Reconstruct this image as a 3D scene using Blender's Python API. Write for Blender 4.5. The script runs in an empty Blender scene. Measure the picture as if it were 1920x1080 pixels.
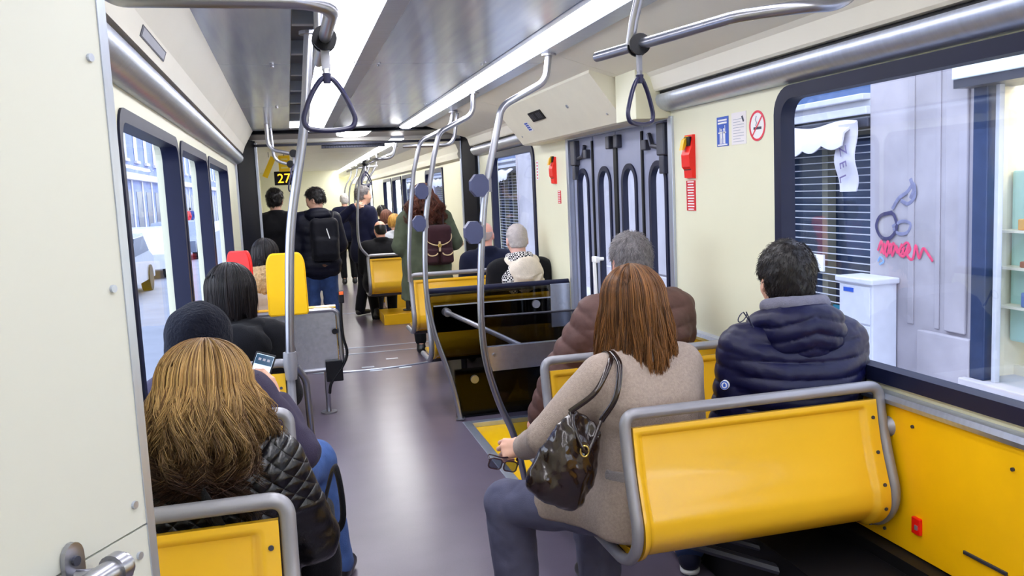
import bpy, bmesh, math, random
import numpy as np
from mathutils import Vector, Matrix
random.seed(7)
C = bpy.context.scene.collection
sc = bpy.context.scene
PI = math.pi

# ---------------------------------------------------------------- camera
F = 1602.6
CAM = np.array([0.0, 0.0, 1.65])
RIGHT = np.array([0.967, -0.252, -0.046]); FWD = np.array([0.246, 0.963, -0.114])
FWD /= np.linalg.norm(FWD); RIGHT -= FWD * RIGHT.dot(FWD); RIGHT /= np.linalg.norm(RIGHT)
UP = np.cross(RIGHT, FWD)
cam = bpy.data.cameras.new('camera'); cam.sensor_width = 36; cam.lens = F / 1920 * 36
cam.clip_start = 0.05; cam.clip_end = 400
co = bpy.data.objects.new('camera', cam); C.objects.link(co)
co.matrix_world = Matrix([[RIGHT[0], UP[0], -FWD[0], CAM[0]], [RIGHT[1], UP[1], -FWD[1], CAM[1]],
                          [RIGHT[2], UP[2], -FWD[2], CAM[2]], [0, 0, 0, 1]])
sc.camera = co

# ---------------------------------------------------------------- world, exposure
wd = bpy.data.worlds.new('overcast_sky'); sc.world = wd; wd.use_nodes = True
wn = wd.node_tree.nodes; wl = wd.node_tree.links
bg = wn['Background']
tcw = wn.new('ShaderNodeTexCoord'); spw = wn.new('ShaderNodeSeparateXYZ'); rmw = wn.new('ShaderNodeValToRGB')
wl.new(tcw.outputs['Generated'], spw.inputs[0]); wl.new(spw.outputs['Z'], rmw.inputs[0])
rmw.color_ramp.elements[0].position = 0.0; rmw.color_ramp.elements[0].color = (0.90, 0.92, 1.0, 1)
rmw.color_ramp.elements[1].position = 0.6; rmw.color_ramp.elements[1].color = (0.76, 0.84, 1.0, 1)
wl.new(rmw.outputs[0], bg.inputs['Color'])
bg.inputs["Strength"].default_value = 5.0
sc.view_settings.view_transform = 'Standard'; sc.view_settings.look = 'None'
sc.view_settings.exposure = 0.0; sc.view_settings.gamma = 1.0; sc.view_settings.use_curve_mapping = False
LAMP = 14.0
sc.cycles.max_bounces = 10; sc.cycles.diffuse_bounces = 5; sc.cycles.glossy_bounces = 4
sc.cycles.transparent_max_bounces = 16; sc.cycles.transmission_bounces = 6
sc.cycles.use_denoising = True
sc.cycles.caustics_reflective = False; sc.cycles.caustics_refractive = False
sc.cycles.sample_clamp_indirect = 6.0

def W(px, py, X=None, Y=None, Z=None):
    """point of the place seen at a spot of the photograph, on the plane X=, Y= or Z="""
    d = RIGHT * (px - 960) / F + UP * (540 - py) / F + FWD
    i, v = (0, X) if X is not None else (1, Y) if Y is not None else (2, Z)
    return CAM + d * ((v - CAM[i]) / d[i])

# ---------------------------------------------------------------- materials
def lin(c):
    c = np.array(c[:3], float)
    if c.max() > 1.0: c = c / 255.0
    c = np.where(c <= 0.04045, c / 12.92, ((c + 0.055) / 1.055) ** 2.4)
    return (float(c[0]), float(c[1]), float(c[2]), 1.0)
MATS = {}
def mat(name, col, rough=0.5, metal=0.0, var=0.06, vscale=8.0, bump=0.0, bscale=60.0, spec=0.5, coat=0.0, emit=None, estr=0.0,
        stretch=None, sheen=0.0, alpha=None):
    if name in MATS: return MATS[name]
    m = bpy.data.materials.new(name); m.use_nodes = True
    n, l = m.node_tree.nodes, m.node_tree.links
    b = n['Principled BSDF']
    tc = n.new('ShaderNodeTexCoord')
    src = tc.outputs['Object']
    if stretch:
        mp = n.new('ShaderNodeMapping'); mp.inputs['Scale'].default_value = stretch; l.new(src, mp.inputs[0]); src = mp.outputs[0]
    c = lin(col)
    nz = n.new('ShaderNodeTexNoise'); nz.inputs['Scale'].default_value = vscale; nz.inputs['Detail'].default_value = 4
    l.new(src, nz.inputs['Vector'])
    rp = n.new('ShaderNodeValToRGB')
    rp.color_ramp.elements[0].position = 0.3; rp.color_ramp.elements[1].position = 0.7
    rp.color_ramp.elements[0].color = tuple(x * (1 - var) for x in c[:3]) + (1,)
    rp.color_ramp.elements[1].color = tuple(min(1, x * (1 + var)) for x in c[:3]) + (1,)
    l.new(nz.outputs['Fac'], rp.inputs[0]); l.new(rp.outputs[0], b.inputs['Base Color'])
    b.inputs['Roughness'].default_value = rough; b.inputs['Metallic'].default_value = metal
    b.inputs['Specular IOR Level'].default_value = spec; b.inputs['Coat Weight'].default_value = coat
    if coat: b.inputs['Coat Roughness'].default_value = 0.08
    if sheen: b.inputs['Sheen Weight'].default_value = sheen
    if bump:
        nb = n.new('ShaderNodeTexNoise'); nb.inputs['Scale'].default_value = bscale; nb.inputs['Detail'].default_value = 5
        l.new(src, nb.inputs['Vector'])
        bp = n.new('ShaderNodeBump'); bp.inputs['Strength'].default_value = bump; bp.inputs['Distance'].default_value = 0.01
        l.new(nb.outputs['Fac'], bp.inputs['Height']); l.new(bp.outputs[0], b.inputs['Normal'])
    if emit:
        b.inputs['Emission Color'].default_value = lin(emit); b.inputs['Emission Strength'].default_value = estr
    MATS[name] = m
    return m

def glass_mat(name, tint=(0.93, 0.97, 1.0), refl=1.0, dirt=0.0):
    m = bpy.data.materials.new(name); m.use_nodes = True
    n, l = m.node_tree.nodes, m.node_tree.links
    n.remove(n['Principled BSDF'])
    tr = n.new('ShaderNodeBsdfTransparent'); tr.inputs[0].default_value = (*tint, 1)
    gl = n.new('ShaderNodeBsdfGlossy'); gl.inputs['Roughness'].default_value = 0.02
    fr = n.new('ShaderNodeFresnel'); fr.inputs['IOR'].default_value = 1.45
    ml = n.new('ShaderNodeMath'); ml.operation = 'MULTIPLY'; ml.inputs[1].default_value = refl; l.new(fr.outputs[0], ml.inputs[0])
    mx = n.new('ShaderNodeMixShader'); l.new(ml.outputs[0], mx.inputs[0]); l.new(tr.outputs[0], mx.inputs[1]); l.new(gl.outputs[0], mx.inputs[2])
    l.new(mx.outputs[0], n['Material Output'].inputs['Surface'])
    MATS[name] = m
    return m

CREAM = mat('cream_laminate', (233, 232, 206), 0.42, var=0.02, vscale=2)
CREAM_DIM = mat('cream_laminate_dimmed', (204, 206, 198), 0.42, var=0.02, vscale=2)  # cream laminate again, shade put into its colour against the lamp overhead
CREAM2 = mat('cream_ceiling_panel', (246, 243, 230), 0.45, var=0.02, vscale=2)
YELLOW = mat('yellow_laminate', (246, 190, 14), 0.33, var=0.02, vscale=3)
SEATY = mat('yellow_seat_shell', (240, 188, 42), 0.26, var=0.03, vscale=3, coat=0.5)
YBRIGHT = mat('bright_yellow_plastic', (255, 200, 8), 0.4, var=0.02)
RED = mat('red_plastic', (240, 24, 16), 0.35, var=0.03)
STEEL = mat('brushed_steel', (196, 200, 212), 0.27, 0.9, var=0.10, vscale=3, stretch=(14, 1, 14))
CEIL = mat('brushed_ceiling_steel', (226, 236, 255), 0.20, 0.30, var=0.10, vscale=2.5, stretch=(9, 0.6, 9))
TUBE = mat('satin_tube_steel', (168, 169, 178), 0.28, 0.92, var=0.04)
GREYT = mat('grey_painted_tube', (150, 150, 158), 0.38, 0.35, var=0.05, bump=0.02, bscale=200)
ALU = mat('aluminium_trim', (196, 204, 222), 0.33, 0.75, var=0.06, stretch=(1, 8, 1))
RUB = mat('navy_rubber_seal', (20, 25, 54), 0.5, var=0.08, spec=0.3)
BLACK = mat('black_plastic', (14, 15, 22), 0.5, var=0.1, spec=0.3)
BELL = mat('bellows_rubber', (12, 14, 26), 0.6, var=0.15, spec=0.25, vscale=5)
NAVYP = mat('navy_handle_plastic', (40, 40, 74), 0.3, var=0.06)
DOORG = mat('door_leaf_grey', (158, 164, 192), 0.38, 0.25, var=0.04)
DARKG = mat('dark_grey_metal', (70, 72, 86), 0.4, 0.5, var=0.1)
PLINTH = mat('black_floor_plinth', (16, 15, 20), 0.55, var=0.15, spec=0.3)
WHITE = mat('white_print', (244, 244, 246), 0.5, var=0.02)
BLUE = mat('blue_sign_print', (28, 82, 190), 0.4, var=0.03)
REDP = mat('red_sign_print', (228, 40, 70), 0.45, var=0.03)
REDL = mat('red_label', (212, 30, 44), 0.45, var=0.03)
INK = mat('dark_ink', (40, 44, 70), 0.5, var=0.05)
GREYINK = mat('grey_ink', (170, 174, 190), 0.5, var=0.05)
LIGHT = mat('lamp_diffuser', (255, 255, 255), 0.5, var=0.0, emit=(246, 246, 252), estr=LAMP)
LIGHT2 = mat('far_lamp_diffuser', (255, 255, 255), 0.5, var=0.0, emit=(250, 248, 246), estr=LAMP * 2.4)
GLASS = glass_mat('window_glass', (0.95, 0.98, 1.0), 0.12)
SMOKE = glass_mat('smoked_glass', (0.42, 0.41, 0.36), 0.5)
SMOKE2 = glass_mat('lightly_smoked_glass', (0.55, 0.57, 0.62), 0.6)
# vinyl floor: dark violet brown with fine speckle
def floor_mat():
    m = mat('speckled_vinyl_floor', (104, 95, 112), 0.30, var=0.10, vscale=3, spec=0.5)
    n, l = m.node_tree.nodes, m.node_tree.links
    b = n['Principled BSDF']; tc = n.new('ShaderNodeTexCoord')
    v = n.new('ShaderNodeTexNoise'); v.inputs['Scale'].default_value = 160; v.inputs['Detail'].default_value = 3; l.new(tc.outputs['Object'], v.inputs['Vector'])
    r = n.new('ShaderNodeValToRGB'); r.color_ramp.elements[0].position = 0.35; r.color_ramp.elements[1].position = 0.7
    r.color_ramp.elements[0].color = (0.96, 0.96, 0.96, 1); r.color_ramp.elements[1].color = (1.05, 1.04, 1.05, 1)
    l.new(v.outputs['Fac'], r.inputs[0])
    old = b.inputs['Base Color'].links[0].from_socket
    mx = n.new('ShaderNodeMix'); mx.data_type = 'RGBA'; mx.blend_type = 'MULTIPLY'; mx.inputs['Factor'].default_value = 1.0
    l.new(old, mx.inputs['A']); l.new(r.outputs[0], mx.inputs['B']); l.new(mx.outputs['Result'], b.inputs['Base Color'])
    w = n.new('ShaderNodeTexNoise'); w.inputs['Scale'].default_value = 5; w.inputs['Detail'].default_value = 6; l.new(tc.outputs['Object'], w.inputs['Vector'])
    mr = n.new('ShaderNodeMapRange'); mr.inputs['From Min'].default_value = 0.3; mr.inputs['From Max'].default_value = 0.7
    mr.inputs['To Min'].default_value = 0.30; mr.inputs['To Max'].default_value = 0.30; l.new(w.outputs['Fac'], mr.inputs['Value']); l.new(mr.outputs[0], b.inputs['Roughness'])
    return m
FLOORM = floor_mat()

# ---------------------------------------------------------------- object helpers
ORG = {}
def thing(name, label, cat, loc=(0, 0, 0), group=None):
    o = bpy.data.objects.new(name, None); C.objects.link(o); o.location = loc
    o.empty_display_size = 0.1
    o['label'] = label; o['category'] = cat
    if group: o['group'] = group
    ORG[o.name] = np.array(loc, float)
    return o
def tag(o, label=None, cat=None, group=None, kind=None):
    if label: o['label'] = label
    if cat: o['category'] = cat
    if group: o['group'] = group
    if kind: o['kind'] = kind
    return o
def link(name, verts, faces, m, parent=None, smooth=False, loc=None, sharp=None):
    """one mesh object from world coordinates"""
    verts = np.asarray(verts, float)
    org = ORG[parent.name] if parent is not None else np.array(loc if loc is not None else (0, 0, 0), float)
    me = bpy.data.meshes.new(name)
    me.from_pydata((verts - org).tolist() if len(verts) < 3000 else [tuple(v) for v in (verts - org)], [], faces if isinstance(faces, list) else faces.tolist())
    me.materials.append(m)
    if smooth:
        me.polygons.foreach_set('use_smooth', np.ones(len(me.polygons), bool))
        if sharp: me.set_sharp_from_angle(angle=math.radians(sharp))
    me.update()
    o = bpy.data.objects.new(name, me); C.objects.link(o)
    if parent is not None: o.parent = parent
    else: o.location = org
    ORG[o.name] = org
    return o

def fillet(pts, r, n=7):
    pts = [np.array(p, float) for p in pts]; out = [pts[0]]
    rr = r if isinstance(r, (list, tuple)) else [r] * len(pts)
    for i in range(1, len(pts) - 1):
        a, b, c = pts[i - 1], pts[i], pts[i + 1]
        u, v = a - b, c - b; lu, lv = np.linalg.norm(u), np.linalg.norm(v); u /= lu; v /= lv
        ang = math.acos(max(-1, min(1, float(u.dot(v)))))
        if ang > PI - 0.02 or rr[i] <= 0: out.append(b); continue
        t = min(rr[i] / math.tan(ang / 2), lu * 0.48, lv * 0.48)
        p0, p1 = b + u * t, b + v * t
        for k in range(n + 1):
            s = k / n; out.append((1 - s) ** 2 * p0 + 2 * s * (1 - s) * (b * 0.88 + (p0 + p1) * 0.06) + s * s * p1)
    out.append(pts[-1]); return out
def spline(pts, n=8):
    p = [np.array(q, float) for q in pts]; p = [2 * p[0] - p[1]] + p + [2 * p[-1] - p[-2]]; out = []
    for i in range(1, len(p) - 2):
        for k in range(n):
            t = k / n
            out.append(0.5 * (2 * p[i] + (p[i + 1] - p[i - 1]) * t + (2 * p[i - 1] - 5 * p[i] + 4 * p[i + 1] - p[i + 2]) * t * t + (3 * p[i] - p[i - 1] - 3 * p[i + 1] + p[i + 2]) * t ** 3))
    out.append(p[-2]); return out

class MB:
    def __init__(s): s.v = []; s.f = []
    def add(s, v, f):
        o = len(s.v); s.v.extend([tuple(map(float, q)) for q in v]); s.f.extend([[o + i for i in q] for q in f]); return s
    def box(s, c, d, R=None, bev=0.0):
        c = np.array(c, float); d = np.array(d, float) / 2
        bm = bmesh.new(); bmesh.ops.create_cube(bm, size=2.0)
        for v in bm.verts: v.co = Vector((v.co.x * d[0], v.co.y * d[1], v.co.z * d[2]))
        if bev > 0: bmesh.ops.bevel(bm, geom=list(bm.edges), offset=min(bev, d.min() * 0.9), segments=2, affect='EDGES', profile=0.5)
        bm.verts.ensure_lookup_table(); bm.verts.index_update()
        V = np.array([v.co[:] for v in bm.verts])
        if R is not None: V = V @ np.array(R).T
        s.add(V + c, [[v.index for v in f.verts] for f in bm.faces]); bm.free(); return s
    def span(s, a, b, bev=0.0):
        a = np.array(a, float); b = np.array(b, float); return s.box((a + b) / 2, np.abs(b - a), None, bev)
    def tube(s, pts, r, seg=12, cap=True, closed=False, flat=1.0, up=None):
        pts = [np.array(p, float) for p in pts]; n = len(pts)
        rs = r if isinstance(r, (list, tuple, np.ndarray)) else [r] * n
        T = []
        for i in range(n):
            if closed: t = pts[(i + 1) % n] - pts[i - 1]
            else: t = pts[min(i + 1, n - 1)] - pts[max(i - 1, 0)]
            T.append(t / (np.linalg.norm(t) + 1e-12))
        ref = np.array(up, float) if up is not None else (np.array([0, 0, 1.0]) if abs(T[0][2]) < 0.9 else np.array([1.0, 0, 0]))
        nrm = ref - T[0] * ref.dot(T[0]); nrm /= np.linalg.norm(nrm)
        V = []; Fc = []
        for i in range(n):
            nrm = (ref if up is not None else nrm) - T[i] * (ref if up is not None else nrm).dot(T[i]); nrm /= np.linalg.norm(nrm) + 1e-12
            bn = np.cross(T[i], nrm)
            for k in range(seg):
                a = 2 * PI * k / seg
                V.append(pts[i] + rs[i] * (math.cos(a) * nrm + math.sin(a) * bn * flat))
        m = n if closed else n - 1
        for i in range(m):
            j = (i + 1) % n
            for k in range(seg):
                k2 = (k + 1) % seg
                Fc.append([i * seg + k, i * seg + k2, j * seg + k2, j * seg + k])
        if cap and not closed:
            Fc.append([k for k in range(seg)][::-1]); Fc.append([(n - 1) * seg + k for k in range(seg)])
        return s.add(V, Fc)
    def cyl(s, a, b, r, seg=16, r2=None):
        return s.tube([a, b], [r, r if r2 is None else r2], seg)
    def prism(s, poly, axis, a, b):
        """poly: 2D list; axis 'x': poly=(y,z), 'y': poly=(x,z), 'z': poly=(x,y)"""
        mk = {'x': lambda p, t: (t, p[0], p[1]), 'y': lambda p, t: (p[0], t, p[1]), 'z': lambda p, t: (p[0], p[1], t)}[axis]
        n = len(poly); V = [mk(p, a) for p in poly] + [mk(p, b) for p in poly]
        Fc = [list(range(n))[::-1], [n + i for i in range(n)]] + [[i, (i + 1) % n, n + (i + 1) % n, n + i] for i in range(n)]
        return s.add(V, Fc)
    def ring(s, outer, inner, mk, a, b):
        """solid ring between two closed 2D outlines with equal point counts, from depth a to b; mk(p,t)->xyz"""
        n = len(outer); V = [mk(p, a) for p in outer] + [mk(p, a) for p in inner] + [mk(p, b) for p in outer] + [mk(p, b) for p in inner]
        Fc = []
        for i in range(n):
            j = (i + 1) % n
            Fc += [[i, j, n + j, n + i], [2 * n + i, 3 * n + i, 3 * n + j, 2 * n + j], [n + i, n + j, 3 * n + j, 3 * n + i], [i, 2 * n + i, 2 * n + j, j]]
        return s.add(V, Fc)
    def disc(s, outline, mk, a, b):
        n = len(outline); V = [mk(p, a) for p in outline] + [mk(p, b) for p in outline]
        return s.add(V, [list(range(n)), [n + i for i in range(n)][::-1]] + [[i, n + i, n + (i + 1) % n, (i + 1) % n] for i in range(n)])
    def sheet(s, prof, thick, axis_pts):
        """extrude an open 2D profile (list of (y,z)) with thickness along x between axis_pts"""
        P = [np.array(p, float) for p in prof]; n = len(P); off = []
        for i in range(n):
            t = P[min(i + 1, n - 1)] - P[max(i - 1, 0)]; t /= np.linalg.norm(t); off.append(P[i] + thick * np.array([-t[1], t[0]]))
        poly = [tuple(p) for p in P] + [tuple(p) for p in off[::-1]]
        return s.prism(poly, 'x', axis_pts[0], axis_pts[1])
    def build(s, name, m, parent=None, smooth=False, sharp=35, loc=None, fix=True):
        o = link(name, s.v, s.f, m, parent, False, loc)
        me = o.data
        if fix:
            bm = bmesh.new(); bm.from_mesh(me); bmesh.ops.recalc_face_normals(bm, faces=list(bm.faces)); bm.to_mesh(me); bm.free()
        if smooth:
            me.polygons.foreach_set('use_smooth', np.ones(len(me.polygons), bool)); me.set_sharp_from_angle(angle=math.radians(sharp))
        return o
def rrect(x0, z0, x1, z1, r, n=6):
    out = []
    for cx, cz, a0 in ((x1 - r, z0 + r, -PI / 2), (x1 - r, z1 - r, 0), (x0 + r, z1 - r, PI / 2), (x0 + r, z0 + r, PI)):
        for k in range(n + 1):
            a = a0 + PI / 2 * k / n; out.append((cx + r * math.cos(a), cz + r * math.sin(a)))
    return out
def ptsign(P, name, m, parent, thick=0.004, nrm=None):
    """thin solid plate through a list of world points, pushed along nrm"""
    P = [np.array(p, float) for p in P]; nrm = np.array(nrm, float); n = len(P)
    b = MB(); b.add(P + [p + nrm * thick for p in P], [list(range(n)), [n + i for i in range(n)][::-1]] + [[i, n + i, n + (i + 1) % n, (i + 1) % n] for i in range(n)])
    return b.build(name, m, parent)
def text(name, body, size, origin, xdir, ydir, m, parent=None, align='LEFT', ext=0.0012):
    """solid lettering on a surface"""
    cu = bpy.data.curves.new(name, 'FONT'); cu.body = body; cu.size = size; cu.extrude = ext; cu.align_x = align; cu.resolution_u = 3
    o = bpy.data.objects.new(name, cu); C.objects.link(o)
    dg = bpy.context.evaluated_depsgraph_get(); me = bpy.data.meshes.new_from_object(o.evaluated_get(dg))
    bpy.data.objects.remove(o); bpy.data.curves.remove(cu)
    x = np.array(xdir, float); x /= np.linalg.norm(x); y = np.array(ydir, float); y -= x * x.dot(y); y /= np.linalg.norm(y); z = np.cross(x, y)
    V = np.array([v.co[:] for v in me.vertices]) if len(me.vertices) else np.zeros((0, 3))
    Wd = np.array(origin) + V[:, :1] * x + V[:, 1:2] * y + V[:, 2:] * z
    o = link(name, Wd, [list(p.vertices) for p in me.polygons], m, parent)
    bpy.data.meshes.remove(me)
    return o
def struct(o): o['kind'] = 'structure'; return o
# ================================================================ the tram body (the setting)
XR, XL = 2.0, -0.485
Y0, YM, YG, YE = -2.2, 9.0, 9.75, 20.0
b = MB(); b.span((-0.62, Y0, -0.06), (1.14, 27, 0)); b.span((1.14, Y0, -0.06), (2.1, 4.42, 0)); b.span((1.14, 5.88, -0.06), (2.1, 27, 0))
struct(b.build('floor', FLOORM))
struct(MB().span((1.14, 4.42, -0.08), (2.1, 5.88, -0.03)).build('floor_door_step', YBRIGHT))
b = MB(); b.span((1.10, 4.36, -0.03), (1.16, 5.93, 0.006), 0.003); b.span((1.16, 5.87, -0.03), (2.0, 5.93, 0.006), 0.003); b.span((1.16, 4.36, -0.03), (2.0, 4.42, 0.006), 0.003)
struct(b.build('trim_1', ALU))
arc = [(0.62 + 1.35 * math.cos(a), 9.25 + 1.12 * math.sin(a), 0.002) for a in np.linspace(PI + 0.35, 2 * PI - 0.35, 30)]
b = MB(); b.tube(arc, 0.012, 6, up=(0, 0, 1), flat=1.0); b.span((-0.3, 9.05, 0), (1.9, 9.08, 0.005)); b.span((-0.3, 9.42, 0), (1.9, 9.45, 0.005)); b.span((-0.3, 12.3, 0), (1.9, 12.33, 0.005))
for px, py in ((690, 688), (735, 672), (760, 688), (705, 694)):
    p = W(px, py, Z=0.002); b.span((p[0] - 0.06, p[1] - 0.03, 0), (p[0] + 0.06, p[1] + 0.03, 0.002))
struct(b.build('trim_2', ALU))

mkR = lambda p, t: (t, p[0], p[1])           # outline (y,z), depth x
def wall_piece(b, y0, y1, z0, z1, x0, x1): b.span((x0, y0, z0), (x1, y1, z1))
def hole(b, oy0, oy1, oz0, oz1, r, x0, x1):  # cream surround filling the square corners round a rounded opening
    b.ring(rrect(oy0, oz0, oy1, oz1, 0.0001), rrect(oy0 + 0.001, oz0 + 0.001, oy1 - 0.001, oz1 - 0.001, r), mkR, x0, x1)
# right wall
b = MB(); xa, xb = XR, XR + 0.07
WR1 = (-1.2, 3.23, 0.91, 2.018); WR2 = (6.87, 8.45, 0.92, 2.02)
wall_piece(b, Y0, WR1[0], 0.85, 2.35, xa, xb); wall_piece(b, WR1[0], WR1[1], 0.3, WR1[2], xa, xb); wall_piece(b, WR1[0], WR1[1], WR1[3], 2.35, xa, xb)
wall_piece(b, WR1[1], 4.25, 0, 2.35, xa, xb); wall_piece(b, 4.25, 5.98, 1.99, 2.35, xa, xb); wall_piece(b, 5.98, WR2[0], 0, 2.35, xa, xb)
wall_piece(b, WR2[0], WR2[1], 0, WR2[2], xa, xb); wall_piece(b, WR2[0], WR2[1], WR2[3], 2.35, xa, xb); wall_piece(b, WR2[1], YM, 0, 2.35, xa, xb)
hole(b, *[WR1[0], WR1[1], WR1[2], WR1[3]], 0.11, xa, xb); hole(b, WR2[0], WR2[1], WR2[2], WR2[3], 0.11, xa, xb)
struct(b.build('wall_right', CREAM))
# left wall
b = MB(); xa, xb = XL - 0.10, XL
WL = [(2.84, 4.33), (4.39, 5.83), (5.89, 7.74)]; zl0, zl1 = 0.92, 1.962
wall_piece(b, Y0, WL[0][0], 0, 2.35, xa, xb); wall_piece(b, WL[2][1], YM, 0, 2.35, xa, xb)
wall_piece(b, WL[0][0], WL[2][1], 0, zl0, xa, xb); wall_piece(b, WL[0][0], WL[2][1], zl1, 2.35, xa, xb)
wall_piece(b, 4.33, 4.39, zl0, zl1, xa, xb); wall_piece(b, 5.83, 5.89, zl0, zl1, xa, xb)
for y0, y1 in WL: hole(b, y0, y1, zl0, zl1, 0.10, xa, xb)
struct(b.build('wall_left', CREAM))
# windows: rubber frame plus pane
def window(n, y0, y1, z0, z1, x0, x1, xg, fw, r=0.11, glass=GLASS):
    fr = MB().ring(rrect(y0, z0, y1, z1, r), rrect(y0 + fw, z0 + fw, y1 - fw, z1 - fw, max(0.02, r - fw * 0.6)), mkR, x0, x1).build('window_%d' % n, RUB, None, True, 30)
    struct(fr); fr.data.update()
    p = MB().span((xg, y0 + fw * 0.6, z0 + fw * 0.6), (xg + 0.006, y1 - fw * 0.6, z1 - fw * 0.6)).build('window_pane', glass, fr)
    return fr
window(1, *WR1, 1.985, 2.05, 2.03, 0.052)
window(2, *WR2, 1.985, 2.05, 2.03, 0.055)
for i, (y0, y1) in enumerate(WL): window(3 + i, y0, y1, zl0, zl1, XL - 0.065, XL + 0.008, XL - 0.055, 0.045, 0.10)
# lower right wall: yellow panel, sill rail, black plinth
struct(MB().span((1.985, 1.93, 0.345), (2.0, 4.2, 0.845), 0.004).build('wall_right_panel', mat('yellow_wall_panel', (252, 194, 4), 0.38, var=0.03)))
struct(MB().span((1.985, Y0, 0.345), (2.0, 1.915, 0.845), 0.004).build('wall_right_panel', MATS['yellow_wall_panel']))
struct(MB().span((1.93, Y0, 0.0), (1.999, 4.2, 0.34)).build('baseboard_right', PLINTH))
struct(MB().prism([(2.0, 0.845), (1.972, 0.848), (1.965, 0.865), (1.972, 0.883), (2.0, 0.888)], 'y', Y0, 4.2).build('trim_3', ALU, None, True))
# cornice: steel roll, shadow gap, cream lip, sloping panel  (right, then left)
def mirror(poly, s): return poly if s > 0 else [(1.515 - x, z) for x, z in poly]
def cornice(s, y0, y1, n, off=0.0):
    dx = off
    P = lambda pl: [(x + dx, z) for x, z in mirror(pl, s)]
    struct(MB().prism(P([(2.0, 2.025), (1.972, 2.027), (1.94, 2.04), (1.918, 2.065), (1.912, 2.09), (1.92, 2.112), (2.0, 2.112)]), 'y', y0, y1).build('trim_%d' % n, ALU, None, True, 60))
    struct(MB().prism(P([(2.0, 2.114), (1.94, 2.114), (1.94, 2.128), (2.0, 2.128)]), 'y', y0, y1).build('trim_%d' % (n + 1), BLACK))
cornice(1, Y0, 4.25, 4); cornice(1, 6.72, YM, 6); cornice(-1, Y0, YM, 8)
b = MB()
prof = [(2.0, 2.13), (1.915, 2.13), (1.905, 2.14), (1.885, 2.205), (1.865, 2.225), (1.42, 2.362), (1.42, 2.42), (2.0, 2.42)]
for y0, y1 in ((Y0, 1.595), (1.6, 4.47), (6.55, 7.9), (7.905, YM)): b.prism(prof, 'y', y0, y1)
b.prism([(1.80, 2.245), (1.42, 2.362), (1.42, 2.42), (1.80, 2.42)], 'y', 4.475, 6.545)
struct(b.build('ceiling_panel_right', CREAM2))
b = MB(); prof = [(-0.485, 2.13), (-0.40, 2.13), (-0.395, 2.145), (-0.375, 2.20), (-0.29, 2.348), (-0.29, 2.42), (-0.485, 2.42)]
for y0, y1 in ((Y0, 5.995), (6.0, YM)): b.prism(prof, 'y', y0, y1)
struct(b.build('ceiling_panel_left', CREAM2))
# ceiling: steel sheets with joints, service niche, lamps
b = MB(); joints = [Y0, 0.1, 2.37, 4.67, 6.72, YM]
for a, c in zip(joints, joints[1:]):
    b.span((0.485, a + 0.004, 2.35), (1.13, c - 0.004, 2.38)); b.span((-0.292, a + 0.004, 2.348), (0.062, c - 0.004, 2.38))
struct(b.build('ceiling', CEIL))
b = MB()
for y in joints[1:-1]:
    for x, dy in ((-0.03, -.05), (-0.03, .05), (0.52, -.04), (1.09, -.04), (0.52, .04), (1.09, .04)): b.cyl((x, y + dy, 2.349), (x, y + dy, 2.340), 0.011 if x < 0 else 0.006, 10)
tag(b.build('ceiling_screws', TUBE), 'small screw heads along the steel ceiling joints', 'screws', None, 'stuff')
b = MB(); b.span((-0.5, Y0, 2.44), (2.1, YM, 2.47)); b.span((0.062, Y0, 2.35), (0.066, YM, 2.44)); struct(b.build('ceiling_backing', DARKG))
b = MB()
for a, c in zip(joints, joints[1:]):
    b.span((0.395, a + 0.003, 2.345), (0.482, c - 0.003, 2.38), 0.002); b.span((1.315, a + 0.003, 2.343), (1.42, c - 0.003, 2.38), 0.002); b.span((1.133, a + 0.003, 2.346), (1.165, c - 0.003, 2.38), 0.002)
b.prism([(0.172, 2.44), (0.172, 2.352), (0.192, 2.352), (0.192, 2.44)], 'y', Y0, YM)
for i in range(14): b.span((0.066, -1.5 + i * 0.75, 2.375), (0.172, -1.45 + i * 0.75, 2.44))
struct(b.build('trim_10', ALU))
def lamp(x0, x1, y0, y1, z, label, grp='ceiling strip lamps', thick=0.02, dip=0.032):
    t = thing('strip_lamp', label, 'lamp', ((x0 + x1) / 2, (y0 + y1) / 2, z), grp)
    w_ = x1 - x0; MB().prism([(x0, z + thick)] + [(x0 + w_ * (0.5 - 0.5 * math.cos(a)), z - dip * math.sin(a)) for a in np.linspace(0, PI, 9)] + [(x1, z + thick)], 'y', y0 + 0.005, y1 - 0.005).build('diffuser', LIGHT2 if y0 > 9.7 else LIGHT, t)
    for ye in (y0, y1): MB().span((x0 - 0.004, ye - 0.006, z - 0.008), (x1 + 0.004, ye + 0.006, z + 0.02)).build('end_clip', ALU, t)
    return t
near = ['outside the top of the view', 'nearest in view', 'second in view', 'third in view', 'nearest the gangway']
for i, (a, c) in enumerate(zip(joints, joints[1:])):
    lamp(0.195, 0.392, a, c, 2.362, 'wide white strip lamp left of the steel ceiling panels, ' + near[i])
    lamp(1.168, 1.312, a, c, 2.362, 'narrow white strip lamp right of the steel ceiling panels, ' + near[i])
# rear and front closures behind the camera
struct(MB().span((-0.6, Y0 - 0.06, -0.06), (2.1, Y0, 2.47)).build('wall_rear', CREAM))
# end-of-module posts
b = MB(); b.span((XL - 0.1, YM - 0.03, 0), (XL + 0.02, YM + 0.02, 2.2), 0.004); b.span((1.985, YM - 0.03, 0), (2.06, YM + 0.02, 2.2), 0.004)
struct(b.build('trim_11', ALU))
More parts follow.
